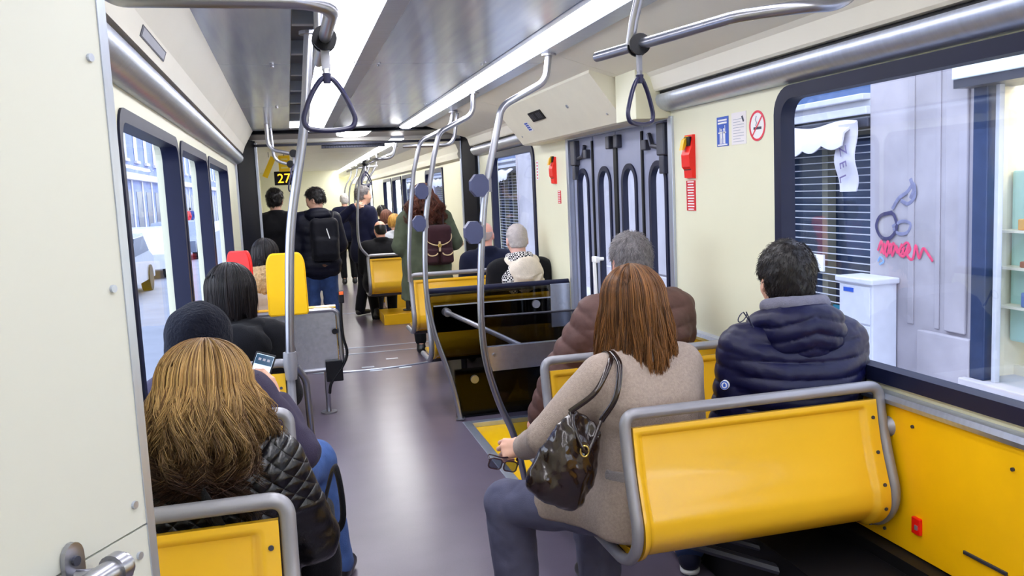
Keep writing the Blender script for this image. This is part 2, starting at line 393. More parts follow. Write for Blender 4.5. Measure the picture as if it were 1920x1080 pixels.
# gangway bellows
def bellow(xo, sgn, x_near, x_far):
    pts = []; n = 7
    for i in range(n * 2 + 1):
        t = i / (n * 2); x = x_near + (x_far - x_near) * t + (0.018 * sgn if i % 2 else 0); pts.append((x, YM + 0.0 + (YG - YM) * t))
    return [(xo, YM)] + pts + [(xo, YG)]
b = MB(); b.prism(bellow(-0.62, -1, -0.455, -0.30), 'z', 0, 2.30); b.prism(bellow(2.12, 1, 1.955, 1.955), 'z', 0, 2.33)
b.prism([(YM, 2.32), (YM + 0.12, 2.38), (YG, 2.38), (YG, 2.345), (YM + 0.12, 2.33)], 'x', -0.5, 2.05)
struct(b.build('gangway_wall', BELL))
struct(MB().prism([(YM, 2.37), (YM, 2.36), (YG, 2.31), (YG, 2.33)], 'x', -0.4, 1.98).build('gangway_ceiling', mat('gangway_ceiling_panel', (196, 194, 196), 0.4, 0.2, var=0.03)))
lamp(0.55, 0.9, 9.1, 9.6, 2.334, 'short square white lamp in the gangway ceiling', thick=0.01)
b = MB(); b.span((-0.32, YG - 0.02, 2.235), (1.98, YG + 0.03, 2.262)); b.span((0.4, YG + 0.03, 2.20), (1.1, YG + 0.05, 2.235))
for i in range(24): b.span((0.42 + i * 0.028, YG + 0.015, 2.205), (0.434 + i * 0.028, YG + 0.03, 2.232))
struct(b.build('gangway_beam', DARKG))
b = MB()
for x0, x1 in ((-0.36, -0.285), (1.95, 2.05)): b.span((x0, YG - 0.02, 0), (x1, YG + 0.05, 2.28), 0.006)
struct(b.build('trim_12', ALU))
# ---- second module
b = MB(); b.add([(-0.56, YG, 0), (-0.56, YE, 0), (-0.56, YE, 2.4), (-0.56, YG, 2.4), (-0.62, YG, 0), (-0.62, YE, 0), (-0.62, YE, 2.4), (-0.62, YG, 2.4)],
    [[0, 1, 2, 3], [4, 7, 6, 5], [0, 3, 7, 4], [1, 5, 6, 2], [0, 4, 5, 1], [3, 2, 6, 7]])
struct(b.build('wall_left_far', CREAM))
b = MB(); WF = [(11.2, 12.7), (14.0, 15.35), (15.5, 16.9), (17.05, 18.5), (21.0, 22.4), (22.6, 24.2)]
ys = YG
for y0, y1 in WF:
    wall_piece(b, ys, y0, 0, 2.4, 2.0, 2.07); wall_piece(b, y0, y1, 0, 0.95, 2.0, 2.07); wall_piece(b, y0, y1, 1.99, 2.4, 2.0, 2.07); ys = y1
wall_piece(b, ys, 27, 0, 2.4, 2.0, 2.07)
struct(b.build('wall_right_far', CREAM))
for i, (y0, y1) in enumerate(WF): window(6 + i, y0, y1, 0.95, 1.99, 1.985, 2.05, 2.03, 0.06)
struct(MB().span((-0.62, YE, 0), (1.15, YE + 0.08, 2.4)).build('wall_end', CREAM))
struct(MB().span((1.05, YE + 0.08, 0), (1.15, 27, 2.4)).build('wall_end_side', CREAM))
struct(MB().span((1.05, 27, -0.06), (2.1, 27.06, 2.4)).build('wall_end_far', CREAM))
b = MB()
for a, c in ((YG, 12.2), (12.21, 14.8), (14.81, 17.4), (17.41, 27)): b.span((-0.62, a, 2.275), (1.165, c - 0.006, 2.31)); b.span((1.315, a, 2.275), (2.07, c - 0.006, 2.31))
struct(b.build('ceiling_far', mat('pale_far_ceiling', (242, 240, 234), 0.35, 0.1, var=0.03)))
for i, (a, c) in enumerate(((YG, 12.2), (12.2, 14.8), (14.8, 17.4), (17.4, 20), (20, 27))):
    lamp(1.168, 1.312, a, c, 2.29, 'narrow strip lamp beyond the gangway, ' + ['just past the dark beam', 'second one past the beam', 'third one past the beam', 'in front of the far end wall', 'farthest one'][i])
b = MB(); b.prism([(2.0, 2.02), (1.93, 2.04), (1.915, 2.09), (1.93, 2.12), (1.90, 2.2), (1.7, 2.275), (2.0, 2.275)], 'y', YG, 27)
struct(b.build('ceiling_cove_far', CREAM2))
b = MB(); b.prism([(1.985, 0.0), (1.97, 0.0), (1.97, 0.35), (1.985, 0.36)], 'y', 7.0, 8.9); struct(b.build('baseboard_right_far', PLINTH))

# ================================================================ folding door on the right
D0, D1, DT = 4.27, 5.96, 1.985
b = MB(); b.span((1.985, D1, -0.03), (2.08, D1 + 0.05, 2.0), 0.003); b.span((1.985, D0 - 0.05, -0.03), (2.08, D0, 2.0), 0.003); b.span((1.99, D0, DT), (2.08, D1, DT + 0.03))
struct(b.build('door_1', ALU)); DOORF = bpy.data.objects['door_1']
lw = (D1 - D0) / 4
xd0, xd1 = 2.025, 2.047
for i in range(4):
    y0, y1 = D0 + i * lw + 0.012, D0 + (i + 1) * lw - 0.012
    slot = rrect(y0 + 0.085, 0.30, y1 - 0.085, 1.77, (y1 - y0 - 0.17) / 2 - 0.001, 10)
    out = rrect(y0, -0.02, y1, DT - 0.001, 0.004, 10)
    lf = MB().ring(out, slot, mkR, xd0, xd1).build('door_leaf', DOORG, DOORF)
    inn = rrect(y0 + 0.108, 0.323, y1 - 0.108, 1.747, (y1 - y0 - 0.216) / 2 - 0.001, 10)
    MB().ring(rrect(y0 + 0.078, 0.293, y1 - 0.078, 1.777, (y1 - y0 - 0.156) / 2 - 0.001, 10), inn, mkR, xd0 - 0.010, xd1 + 0.003).build('window_seal', RUB, lf, True, 40)
    MB().disc(rrect(y0 + 0.095, 0.315, y1 - 0.095, 1.76, (y1 - y0 - 0.19) / 2 - 0.001, 10), mkR, 2.036, 2.04).build('window_pane', GLASS, lf)
b = MB()
for i in range(1, 4):
    y = D0 + i * lw; b.span((xd0 - 0.012, y - (0.028 if i == 2 else 0.012), -0.02), (xd1 + 0.005, y + (0.028 if i == 2 else 0.012), DT - 0.03), 0.004)
b.build('rubber_edge', BLACK, DOORF)
b = MB()
for y, d in ((D1 - 0.1, 1), (D0 + 0.1, -1)):
    b.span((1.985, y - 0.05, 1.80), (2.035, y + 0.05, 1.975), 0.008); b.span((1.99, y - 0.03, 1.70), (2.03, y + 0.03, 1.80), 0.006)
    b.tube([(2.01, y, 1.84), (2.01, y - d * 0.16, 1.86), (2.01, y - d * 0.2, 1.93)], 0.014, 8); b.span((1.99, y - d * 0.24 - 0.03, 1.84), (2.035, y - d * 0.24 + 0.03, 1.90), 0.006)
b.span((1.99, D0 + 2 * lw - 0.10, 1.88), (2.035, D0 + 2 * lw - 0.04, 1.96), 0.006); b.span((1.99, D0 + 2 * lw + 0.04, 1.88), (2.035, D0 + 2 * lw + 0.10, 1.96), 0.006)
b.build('hinge_gear', DARKG, DOORF)
b = MB(); yh = D0 + 2.72 * lw
b.tube(fillet([(2.03, yh, 1.16), (1.965, yh, 1.16), (1.965, yh - 0.02, 0.62), (2.03, yh - 0.02, 0.62)], 0.03), 0.012, 10); b.span((1.955, yh - 0.06, 1.14), (1.985, yh + 0.03, 1.18), 0.006)
b.build('door_handle', WHITE, DOORF, True)
# cream cover above the door with a small display and a label
t = thing('door_mechanism_cover', 'bulging cream cover box above the folding door', 'cover', (1.9, 5.5, 2.0))
prof = [(2.0, 1.995), (1.875, 1.995), (1.855, 2.005), (1.845, 2.02), (1.655, 2.272), (1.66, 2.30), (1.70, 2.31), (2.0, 2.31)]
MB().prism(prof, 'y', 4.55, 6.70).build('cover_shell', mat('cream_cover', (236, 232, 214), 0.4, var=0.02), t)
n_ = np.array([-0.252, 0, -0.19]); n_ /= np.linalg.norm(n_); up_ = np.array([-0.19, 0, 0.252]); up_ /= np.linalg.norm(up_)
def on_cover(y, s): return np.array([1.845, y, 2.02]) + up_ * s + n_ * 0.001
def cover_plate(y0, y1, s0, s1, name, m, par, th=0.004): return ptsign([on_cover(y0, s0), on_cover(y1, s0), on_cover(y1, s1), on_cover(y0, s1)], name, m, par, th, n_)
dsp = cover_plate(6.02, 5.72, 0.14, 0.215, 'display', BLACK, t, 0.006)
for i in range(2):
    for j in range(3): cover_plate(6.0 - i * 0.15 - j * 0.036, 6.0 - i * 0.15 - j * 0.036 - 0.026, 0.155, 0.20, 'display_digit', DARKG, dsp, 0.0075)
lb = cover_plate(6.28, 6.17, 0.075, 0.155, 'label', WHITE, t, 0.002)
for j in range(4): cover_plate(6.265, 6.19, 0.085 + j * 0.018, 0.097 + j * 0.018, 'label_print', BLUE, lb, 0.003)
MB().cyl(on_cover(5.2, 0.17), on_cover(5.2, 0.17) + n_ * 0.006, 0.012).build('key_lock', ALU, t)
for y, s in ((6.55, 0.05), (4.7, 0.05)): MB().cyl(on_cover(y, s), on_cover(y, s) + n_ * 0.004, 0.007).build('screw', ALU, t)
struct(MB().span((1.80, 4.25, 1.99), (2.0, 4.53, 2.30), 0.004).build('trim_13', CREAM))

# ================================================================ signs and boxes on the right wall
NX = (-1, 0, 0)
def wallq(y0, y1, z0, z1, name, m, par, th, x=2.0): return ptsign([(x, y0, z0), (x, y1, z0), (x, y1, z1), (x, y0, z1)], name, m, par, th, NX)
# emergency handle boxes
def alarm(y, z0, z1, wd_, label):
    t = thing('emergency_handle', label, 'emergency handle', (2.0, y, z0), 'red emergency handles')
    b = MB(); b.prism([(2.0, z0), (1.98, z0 + 0.005), (1.978, z0 + 0.045), (1.966, z0 + 0.06), (1.964, z0 + 0.12), (1.978, z0 + 0.16), (1.985, z0 + 0.20), (1.985, z1), (2.0, z1)], 'y', y - wd_ / 2, y + wd_ / 2)
    b.build('housing', RED, t)
    MB().span((1.974, y - wd_ / 2 + 0.012, z0 + 0.165), (1.986, y + wd_ / 2 - 0.014, z0 + 0.21)).build('recess', BLACK, t)
    MB().prism([(1.985, z0 + 0.215), (1.962, z0 + 0.195), (1.950, z0 + 0.145), (1.960, z0 + 0.145), (1.978, z0 + 0.18)], 'y', y + wd_ * 0.02, y + wd_ * 0.42).build('pull_lever', YBRIGHT, t)
    MB().span((1.976, y - wd_ / 2 + 0.01, z0 + 0.043), (1.982, y + wd_ / 2 - 0.004, z0 + 0.049)).build('slot', BLACK, t)
alarm(4.02, 1.665, 1.885, 0.088, 'red emergency handle box with yellow lever, on the cream wall right of the folding door')
alarm(6.33, 1.68, 1.885, 0.085, 'red emergency handle box on the cream wall left of the folding door')
def label_plate(yc, z0, z1, w, label, n, grp=None):
    t = thing('instruction_label', label, 'label', (2.0, yc, z0), grp)
    wallq(yc + w / 2, yc - w / 2, z0, z1, 'plate', REDL, t, 0.003)
    b = MB(); h = (z1 - z0) / n
    for i in range(n):
        ww = w * (0.36 if i % 3 else 0.30); z = z0 + h * (i + 0.3); b.span((1.996, yc - ww, z), (1.9975, yc + ww, z + h * 0.45))
    b.build('printed_lines', WHITE, t)
label_plate(4.03, 1.502, 1.655, 0.10, 'small red instruction label with white lines under the emergency handle right of the door', 11)
label_plate(6.235, 1.53, 1.628, 0.07, 'small red and white label under the emergency handle left of the door', 7)
# reserve your hold sign (blue), paper notice, no-smoking disc
t = thing('safety_sign', 'blue safety sign with white figures holding poles, beside the paper notice', 'sign', (2.0, 3.69, 1.81))
wallq(3.745, 3.635, 1.808, 1.945, 'plate', BLUE, t, 0.002)
b = MB()
for z in (1.925, 1.912): b.span((1.9965, 3.648, z), (1.9982, 3.732, z + 0.008))
b.span((1.9965, 3.645, 1.812), (1.9982, 3.735, 1.818))
b.span((1.9965, 3.712, 1.818), (1.9982, 3.716, 1.895)); b.span((1.9965, 3.664, 1.818), (1.9982, 3.668, 1.905))
for yc in (3.70, 3.676):
    b.disc([(yc + 0.006 * math.cos(a), 1.885 + 0.006 * math.sin(a)) for a in np.linspace(0, 2 * PI, 12, False)], mkR, 1.9982, 1.9965)
    b.span((1.9965, yc - 0.008, 1.845), (1.9982, yc + 0.008, 1.877)); b.span((1.9965, yc - 0.008, 1.82), (1.9982, yc - 0.002, 1.846)); b.span((1.9965, yc + 0.002, 1.82), (1.9982, yc + 0.008, 1.846))
b.span((1.9965, 3.70, 1.868), (1.9982, 3.728, 1.874)); b.span((1.9965, 3.655, 1.868), (1.9982, 3.68, 1.874))
b.build('figures', WHITE, t)
t = thing('paper_notice', 'white paper notice with faint printed lines between the blue sign and the no smoking disc', 'notice', (2.0, 3.54, 1.81))
wallq(3.605, 3.475, 1.808, 1.952, 'sheet', mat('notice_paper', (238, 234, 236), 0.6, var=0.02), t, 0.002)
b = MB()
for i in range(9): b.span((1.9972, 3.495 + (0.03 if i % 3 == 1 else 0), 1.82 + i * 0.0125), (1.9979, 3.59, 1.8225 + i * 0.0125))
b.build('printed_lines', GREYINK, t)
MB().prism([(3.50, 1.905), (3.515, 1.93), (3.505, 1.934), (3.492, 1.91)], 'x', 1.9965, 1.9979).build('pictogram', INK, t)
t = thing('no_smoking_sign', 'round no smoking sign with a red ring beside the large right window', 'sign', (2.0, 3.38, 1.81))
cy, cz, ro = 3.382, 1.878, 0.066
cir = lambda r, n=40: [(cy + r * math.cos(a), cz + r * math.sin(a)) for a in np.linspace(0, 2 * PI, n, False)]
MB().disc(cir(ro), mkR, 2.0, 1.9985).build('disc', WHITE, t)
b = MB().ring(cir(ro), cir(ro - 0.010), mkR, 1.9985, 1.9972); q = ro - 0.006
R45 = [[1, 0, 0], [0, 0.7071, -0.7071], [0, 0.7071, 0.7071]]
b.box((1.9978, cy, cz), (0.0015, 0.007, 2 * q), R45); b.build('red_ring', REDP, t)
b = MB(); b.span((1.9974, cy - 0.034, cz - 0.016), (1.9984, cy + 0.03, cz - 0.005)); b.build('cigarette', INK, t)
b = MB(); b.tube([(1.9978, cy + 0.012, cz + 0.0), (1.9978, cy + 0.004, cz + 0.014), (1.9978, cy + 0.014, cz + 0.026), (1.9978, cy + 0.006, cz + 0.042)], 0.0022, 6); b.build('smoke_mark', GREYINK, t)
# faint vertical label by the far window and red socket, slot on the yellow panel
t = thing('vertical_label', 'narrow red lettered strip beside the far right window', 'label', (2.0, 6.79, 1.8))
wallq(6.83, 6.77, 1.72, 1.88, 'strip', WHITE, t, 0.002); b = MB()
for i in range(6): b.span((1.9972, 6.785, 1.73 + i * 0.025), (1.9979, 6.815, 1.742 + i * 0.025))
b.build('lettering', REDP, t)
p = W(1722, 985, X=1.985)
t = thing('wall_socket', 'small red socket low on the yellow wall panel', 'socket', (1.985, p[1], p[2] - 0.03))
MB().span((1.972, p[1] - 0.02, p[2] - 0.03), (1.985, p[1] + 0.02, p[2] + 0.028), 0.003).build('plate', RED, t)
MB().span((1.968, p[1] - 0.012, p[2] - 0.012), (1.974, p[1] + 0.0, p[2] + 0.004)).build('catch', ALU, t)
p = W(1848, 1055, X=1.985)
t = thing('slot_cover', 'thin blue grey metal strip at the bottom of the yellow wall panel', 'strip', (1.985, p[1], p[2]))
MB().span((1.978, p[1] - 0.085, p[2] - 0.006), (1.985, p[1] + 0.085, p[2] + 0.006), 0.002).build('strip', DARKG, t)
b = MB()
for px, py in ((1660, 990), (1712, 800), (1900, 880)):
    q = W(px, py, X=1.985); b.cyl((1.985, q[1], q[2]), (1.979, q[1], q[2]), 0.006, 10)
tag(b.build('panel_screws', DARKG), 'tiny dark screws on the yellow wall panel', 'screws', None, 'stuff')
t = thing('wall_label', 'thin blue bordered label on the cream lip above the left windows', 'label', (-0.39, 2.95, 2.17))
def onlip(y, s): return np.array([-0.395 + 0.02 * s, y, 2.145 + 0.055 * s])
nl = np.array([0.055, 0, -0.02]); nl /= np.linalg.norm(nl)
ptsign([onlip(2.80, .2), onlip(3.30, .2), onlip(3.30, .8), onlip(2.80, .8)], 'plate', INK, t, 0.002, nl)
ptsign([onlip(2.82, .28), onlip(3.28, .28), onlip(3.28, .72), onlip(2.82, .72)], 'print', GREYINK, t, 0.003, nl)
# loudspeaker grille in the sloping panel at the upper right
t = thing('speaker_grille', 'round perforated loudspeaker grille in the cream ceiling panel', 'grille', (1.6, 2.1, 2.3))
sl = np.array([0.445, 0, -0.137]); sl /= np.linalg.norm(sl); sn = np.array([-0.137, 0, -0.445]); sn /= np.linalg.norm(sn)
cc = np.array([1.42, 0, 2.362]); p0 = W(1612, 3, X=1.62); p0 = np.array([1.60, p0[1], 2.362 - (1.60 - 1.42) * 0.308])
b = MB()
for i in range(-3, 4):
    for j in range(-3, 4):
        if i * i + j * j < 11:
            q = p0 + sl * i * 0.016 + np.array([0, 1, 0]) * j * 0.016; b.cyl(q - sn * 0.001, q + sn * 0.0025, 0.0055, 6)
b.build('perforations', GREYINK, t)
# ================================================================ the street outside
ROADM = mat('street_asphalt', (128, 132, 148), 0.7, var=0.1, vscale=1.5)
PAVE = mat('pavement_stone', (196, 194, 204), 0.7, var=0.1, vscale=2)
PLAST = mat('grey_plaster_wall', (170, 164, 174), 0.8, var=0.25, vscale=1.3, bump=0.3, bscale=9)
PLAST2 = mat('pale_plaster_pier', (196, 190, 198), 0.8, var=0.12, vscale=1.6, bump=0.2, bscale=9)
DKGL = mat('dark_shop_glass', (44, 58, 84), 0.15, var=0.25, vscale=1.2)
SLATW = mat('pale_shutter_slat', (196, 198, 210), 0.5, var=0.05)
FABW = mat('white_awning_cloth', (206, 202, 214), 0.8, var=0.04, bump=0.3, bscale=12)
NAVYS = mat('navy_shopfront_metal', (40, 56, 92), 0.4, 0.2, var=0.15)
SHOPC = mat('cream_shop_interior', (240, 226, 200), 0.7, var=0.05, emit=None)
XW = 5.5
struct(MB().span((-40, -30, -0.5), (30, 140, -0.42)).build('street_road', ROADM))
struct(MB().span((4.2, -10, -0.42), (9, 90, -0.285), 0.01).build('street_pavement', PAVE))
struct(MB().span((-8.2, -10, -0.42), (-5.3, 140, -0.30), 0.01).build('street_pavement_far', PAVE))
# right facade wall: plaster pier with relief strips
def pier(y0, y1, z1=6.5, m=PLAST):
    b = MB(); b.span((XW, y0, -0.285), (XW + 0.5, y1, z1)); w = (y1 - y0)
    for f0, f1, d in ((0.40, 0.46, 0.012), (0.66, 0.70, 0.012), (0.76, 0.94, 0.03)): b.span((XW - d, y0 + w * (1 - f1), 0.25), (XW, y0 + w * (1 - f0), z1 - 0.01), 0.01)
    b.span((XW - 0.06, y0, -0.285), (XW, y0 + w * 0.46, 0.22), 0.01)
    return struct(b.build('street_wall', m))
pier(5.90, 7.24)
pier(10.75, 20.45, 2.65, PLAST2)
for i in range(2, 8): pier(10.75 + i * 4.4 + (0.9 if i == 2 else 0), 11.75 + i * 4.4, 6.5, PLAST2)
b = MB()
for i in range(8): b.span((XW + 0.02, 7.2 + i * 4.4 + (0 if i == 0 else -0.05), 2.62), (XW + 0.5, 11.2 + i * 4.4, 7.2))
b.span((XW + 0.02, -8, 2.75), (XW + 0.5, 5.95, 7.2)); struct(b.build('street_wall_upper', PLAST2))
def bay(y0, y1, idx):
    """shuttered shop front: dark glass, roller slats, lintel, awning"""
    t = thing('shuttered_shop', ['closed shop front behind a slatted shutter, opposite the large right window', 'second shuttered shop front along the street, seen by the far right window', 'third shuttered shop front along the street'][min(idx, 2)] if idx < 3 else 'shuttered shop front far along the street', 'shop front', (XW, (y0 + y1) / 2, -0.285), None if idx < 3 else 'far shop fronts')
    MB().span((XW + 0.22, y0, -0.285), (XW + 0.3, y1, 2.62)).build('dark_glass', DKGL, t)
    b = MB(); n = 33
    for k in range(n): z = -0.22 + k * 0.074; b.span((XW + 0.05, y0, z), (XW + 0.062, y1, z + 0.010))
    tag(b.build('slat_shutter', SLATW, t), kind=None)
    b = MB()
    for k in range(1, 4): y = y0 + (y1 - y0) * k / 4; b.span((XW + 0.1, y - 0.05, -0.28), (XW + 0.2, y + 0.05, 2.1))
    b.build('glazing_post', mat('shop_post', (120, 118, 104), 0.5), t)
    b = MB(); b.span((XW - 0.05, y0, 2.22), (XW + 0.2, y1, 2.30), 0.01); b.span((XW - 0.09, y0, 2.36), (XW + 0.2, y1, 2.42), 0.01); b.span((XW + 0.0, y0, 2.30), (XW + 0.2, y1, 2.36)); b.span((XW - 0.02, y0, 2.57), (XW + 0.2, y1, 2.615), 0.01)
    b.build('lintel', SLATW, t)
    MB().span((XW + 0.12, y0, 2.42), (XW + 0.16, y1, 2.60)).build('fanlight', mat('blue_fanlight', (112, 140, 186), 0.2, var=0.1), t)
    MB().span((XW - 0.03, y0 + 0.01, 2.10), (XW + 0.12, y1 - 0.01, 2.2), 0.01).build('awning_roller', DARKG, t)
    # scalloped valance
    V = []; Fc = []; n = 60
    for k in range(n + 1):
        y = y0 + 0.12 + (y1 - y0 - 0.2) * k / n; s = abs(math.sin(k * PI / 6.0))
        for (dx, z) in ((-0.06, 2.17), (-0.22, 2.06), (-0.24, 1.93 - 0.05 * s), (-0.225, 1.93 - 0.05 * s), (-0.20, 2.05), (-0.05, 2.15)): V.append((XW + dx, y, z + 0.02 * math.sin(k * 0.35)))
    for k in range(n):
        for j in range(6): a = k * 6 + j; c = k * 6 + (j + 1) % 6; Fc.append([a, c, c + 6, a + 6])
    Fc += [[0, 1, 2, 3, 4, 5], [n * 6 + j for j in range(5, -1, -1)]]
    MB().add(V, Fc).build('awning', FABW, t, True, 50)
    return t
for i in (0, 3, 4, 5, 6, 7):
    t = bay(7.24 if i == 0 else 7.35 + i * 4.4, 10.75 + i * 4.4, i if i == 0 else i - 2)
    if i == 0:
        MB().span((XW + 0.03, 8.05, 0.62), (XW + 0.05, 8.32, 0.80)).build('paper_notice', WHITE, t)
        MB().span((XW + 0.16, 7.5, -0.25), (XW + 0.19, 8.2, 0.25)).build('teal_poster', mat('teal_poster', (40, 140, 170), 0.5), t)
        # fallen end of the awning with lettering
        V = []; Fc = []; n = 14
        for k in range(n + 1):
            s = k / n; z = 2.14 - 0.66 * s; wv = 0.02 * math.sin(s * 9)
            yl = 7.52 - 0.02 * s + 0.05 * math.sin(s * 3); yr = 7.29 + 0.02 * math.sin(s * 6) - 0.03 * (1 - s)
            for y in (yl, (yl + yr) / 2, yr): V.append((XW - 0.16 + wv + 0.02 * (y == yr), y, z))
        m = len(V); V += [(x + 0.012, y, z) for x, y, z in V]
        for k in range(n):
            for j in range(2): a = k * 3 + j; Fc += [[a, a + 1, a + 4, a + 3], [m + a, m + a + 3, m + a + 4, m + a + 1]]
        for k in range(n): Fc += [[k * 3, k * 3 + 3, m + k * 3 + 3, m + k * 3], [k * 3 + 2, m + k * 3 + 2, m + k * 3 + 5, k * 3 + 5]]
        flap = MB().add(V, Fc).build('awning_flap', FABW, t, True, 60)
        for k, ch in enumerate('ZEL'):
            text('flap_letter', ch, 0.15, (XW - 0.205, 7.43, 1.87 - k * 0.135), (0, -0.25, -1), (0, -1, 0.2), mat('violet_letter', (110, 96, 140), 0.7), flap, 'CENTER')
# graffiti: spray strokes on the plaster
t = thing('graffiti', 'dark rounded graffiti over red scribbled letters on the grey plaster wall', 'graffiti', (XW, 6.6, 1.0))
SPG = mat('grey_spray_paint', (128, 128, 160), 0.8, var=0.2, vscale=20); SPD = mat('dark_spray_paint', (66, 62, 100), 0.8, var=0.2, vscale=20); SPR = mat('pink_red_spray_paint', (226, 74, 116), 0.8, var=0.15, vscale=20); SPB = mat('blue_spray_paint', (120, 160, 220), 0.8)
def stroke(pts, r, name, m):
    P = spline([W(px, py, X=XW - 0.018) for px, py in pts], 6)
    return MB().tube(P, r, 8, flat=0.12, up=None).build(name, m, t, True) if False else MB().tube([np.array((XW - 0.012, p[1], p[2])) for p in P], r, 8).build(name, m, t, True)
def flatten_strokes():
    for o in t.children:
        for v in o.data.vertices: v.co.x = (v.co.x + 0.012) * 0.15 - 0.013
stroke([(1672, 398), (1650, 405), (1642, 425), (1652, 445), (1668, 446), (1680, 428), (1676, 405), (1668, 398)], 0.018, 'dark_stroke', SPD)
stroke([(1672, 425), (1690, 415), (1706, 420), (1700, 436), (1684, 438), (1674, 428)], 0.016, 'grey_stroke', SPG)
stroke([(1672, 392), (1684, 372), (1700, 360), (1712, 345), (1714, 368), (1702, 382), (1688, 376)], 0.018, 'grey_stroke', SPG)
stroke([(1706, 335), (1712, 355), (1706, 372)], 0.02, 'grey_stroke', SPG)
zz = [(1645, 470), (1652, 452), (1656, 476), (1664, 452), (1667, 475), (1674, 456), (1682, 474), (1690, 458), (1685, 474), (1694, 480), (1704, 456), (1700, 478), (1710, 486), (1716, 460), (1722, 484), (1730, 466), (1740, 478), (1748, 490)]
stroke(zz, 0.014, 'red_stroke', SPR); stroke([(x + 5, y + 5) for x, y in zz[:8]], 0.013, 'red_stroke', SPR); stroke([(1690, 462), (1700, 455), (1706, 468), (1696, 478), (1690, 466)], 0.012, 'red_stroke', SPR)
stroke([(1645, 490), (1650, 482), (1656, 490), (1648, 496)], 0.01, 'blue_stroke', SPB)
flatten_strokes()
# utility box
t = thing('utility_box', 'white street utility cabinet against the grey plaster wall', 'cabinet', (5.35, 7.08, -0.285))
UB = mat('white_utility_paint', (204, 206, 220), 0.5, var=0.05)
MB().span((5.22, 6.84, -0.285), (5.49, 7.34, 0.62), 0.012).build('cabinet_body', UB, t)
MB().span((5.19, 6.81, 0.61), (5.5, 7.37, 0.665), 0.012).build('lid', UB, t)
d = MB().span((5.208, 6.87, 0.23), (5.222, 7.31, 0.585), 0.004).build('door', UB, t); MB().span((5.208, 6.87, -0.23), (5.222, 7.31, 0.21), 0.004).build('door', UB, t)
MB().span((5.203, 7.10, 0.52), (5.21, 7.25, 0.56)).build('label', BLUE, d); MB().cyl((5.215, 6.9, -0.1), (5.19, 6.9, -0.1), 0.025).build('lock', DARKG, t)
# lit shop window at the right
t = thing('lit_shop', 'lit cream shop window behind a navy pillar at the right edge', 'shop window', (XW, 4.0, -0.285))
b = MB(); b.span((XW - 0.05, 5.75, -0.1), (XW + 0.06, 5.90, 2.36), 0.01); b.build('navy_pillar', NAVYS, t); MB().span((XW - 0.02, 5.66, -0.1), (XW + 0.03, 5.70, 2.36), 0.004).build('window_frame', SLATW, t)
b = MB(); b.span((XW - 0.12, -3, -0.285), (XW + 0.4, 5.95, -0.10), 0.01); b.build('plinth', PLAST2, t)
MB().span((XW - 0.22, -3, 2.37), (XW + 0.3, 5.95, 2.78), 0.01).build('sign_box', mat('pale_sign_box', (226, 236, 240), 0.4, var=0.03), t)
MB().span((XW - 0.2, -3, 2.30), (XW + 0.3, 5.95, 2.37)).build('sign_base', DARKG, t)
MB().span((XW + 0.02, -3, -0.1), (XW + 0.026, 5.66, 2.36)).build('window_pane', GLASS, t)
MB().span((XW + 0.9, -3, -0.1), (XW + 0.95, 5.9, 2.6)).build('back_wall', SHOPC, t)
MB().span((XW + 0.07, 5.84, -0.1), (XW + 0.9, 5.89, 2.6)).build('side_wall', SHOPC, t)
MB().span((XW + 0.35, -3, -0.1), (XW + 0.9, 5.9, -0.02)).build('display_floor', SHOPC, t)
MB().span((XW + 0.27, 5.20, 0.2), (XW + 0.62, 5.82, 1.62), 0.02).build('mint_cabinet', mat('mint_display', (188, 226, 214), 0.4, var=0.05), t)
b = MB()
for z in (0.5, 0.82, 1.12): b.span((XW + 0.12, -3, z), (XW + 0.27, 5.80, z + 0.02))
b.build('shelf', SHOPC, t)
gm = [mat('orange_goods', (238, 168, 60), 0.5), mat('brown_goods', (170, 100, 70), 0.5), mat('blue_goods', (110, 130, 180), 0.5), mat('red_goods', (220, 60, 40), 0.5)]
GL = ['orange box on the upper shop shelf, farther from the camera', 'orange box on the upper shop shelf, nearer the camera', 'flat brown box on the middle shelf of the lit shop', 'blue box on the lower shop shelf by the mint cabinet', 'orange box on the middle shelf of the lit shop', 'blue box on the lower shop shelf, nearer the camera']
for y, z, w_, h_, k in ((5.60, 1.141, .07, .09, 0), (5.50, 1.141, .07, .09, 0), (5.56, 0.841, .10, .05, 1), (5.55, 0.521, .08, .12, 2), (5.25, 0.841, .14, .10, 0), (5.2, 0.521, .14, .12, 2)):
    tag(MB().span((XW + 0.15, y - w_ / 2, z), (XW + 0.23, y + w_ / 2, z + h_), 0.01).build('shop_goods', gm[k], None, loc=(XW + 0.19, y, z)), GL.pop(0), 'goods', 'goods in the shop window')
MB().span((XW + 0.15, -3, 2.32), (XW + 0.7, 5.7, 2.35)).build('shop_lamp', mat('shop_lamp', (255, 255, 255), 0.5, var=0, emit=(255, 240, 220), estr=9.0), bpy.data.objects['lit_shop'])
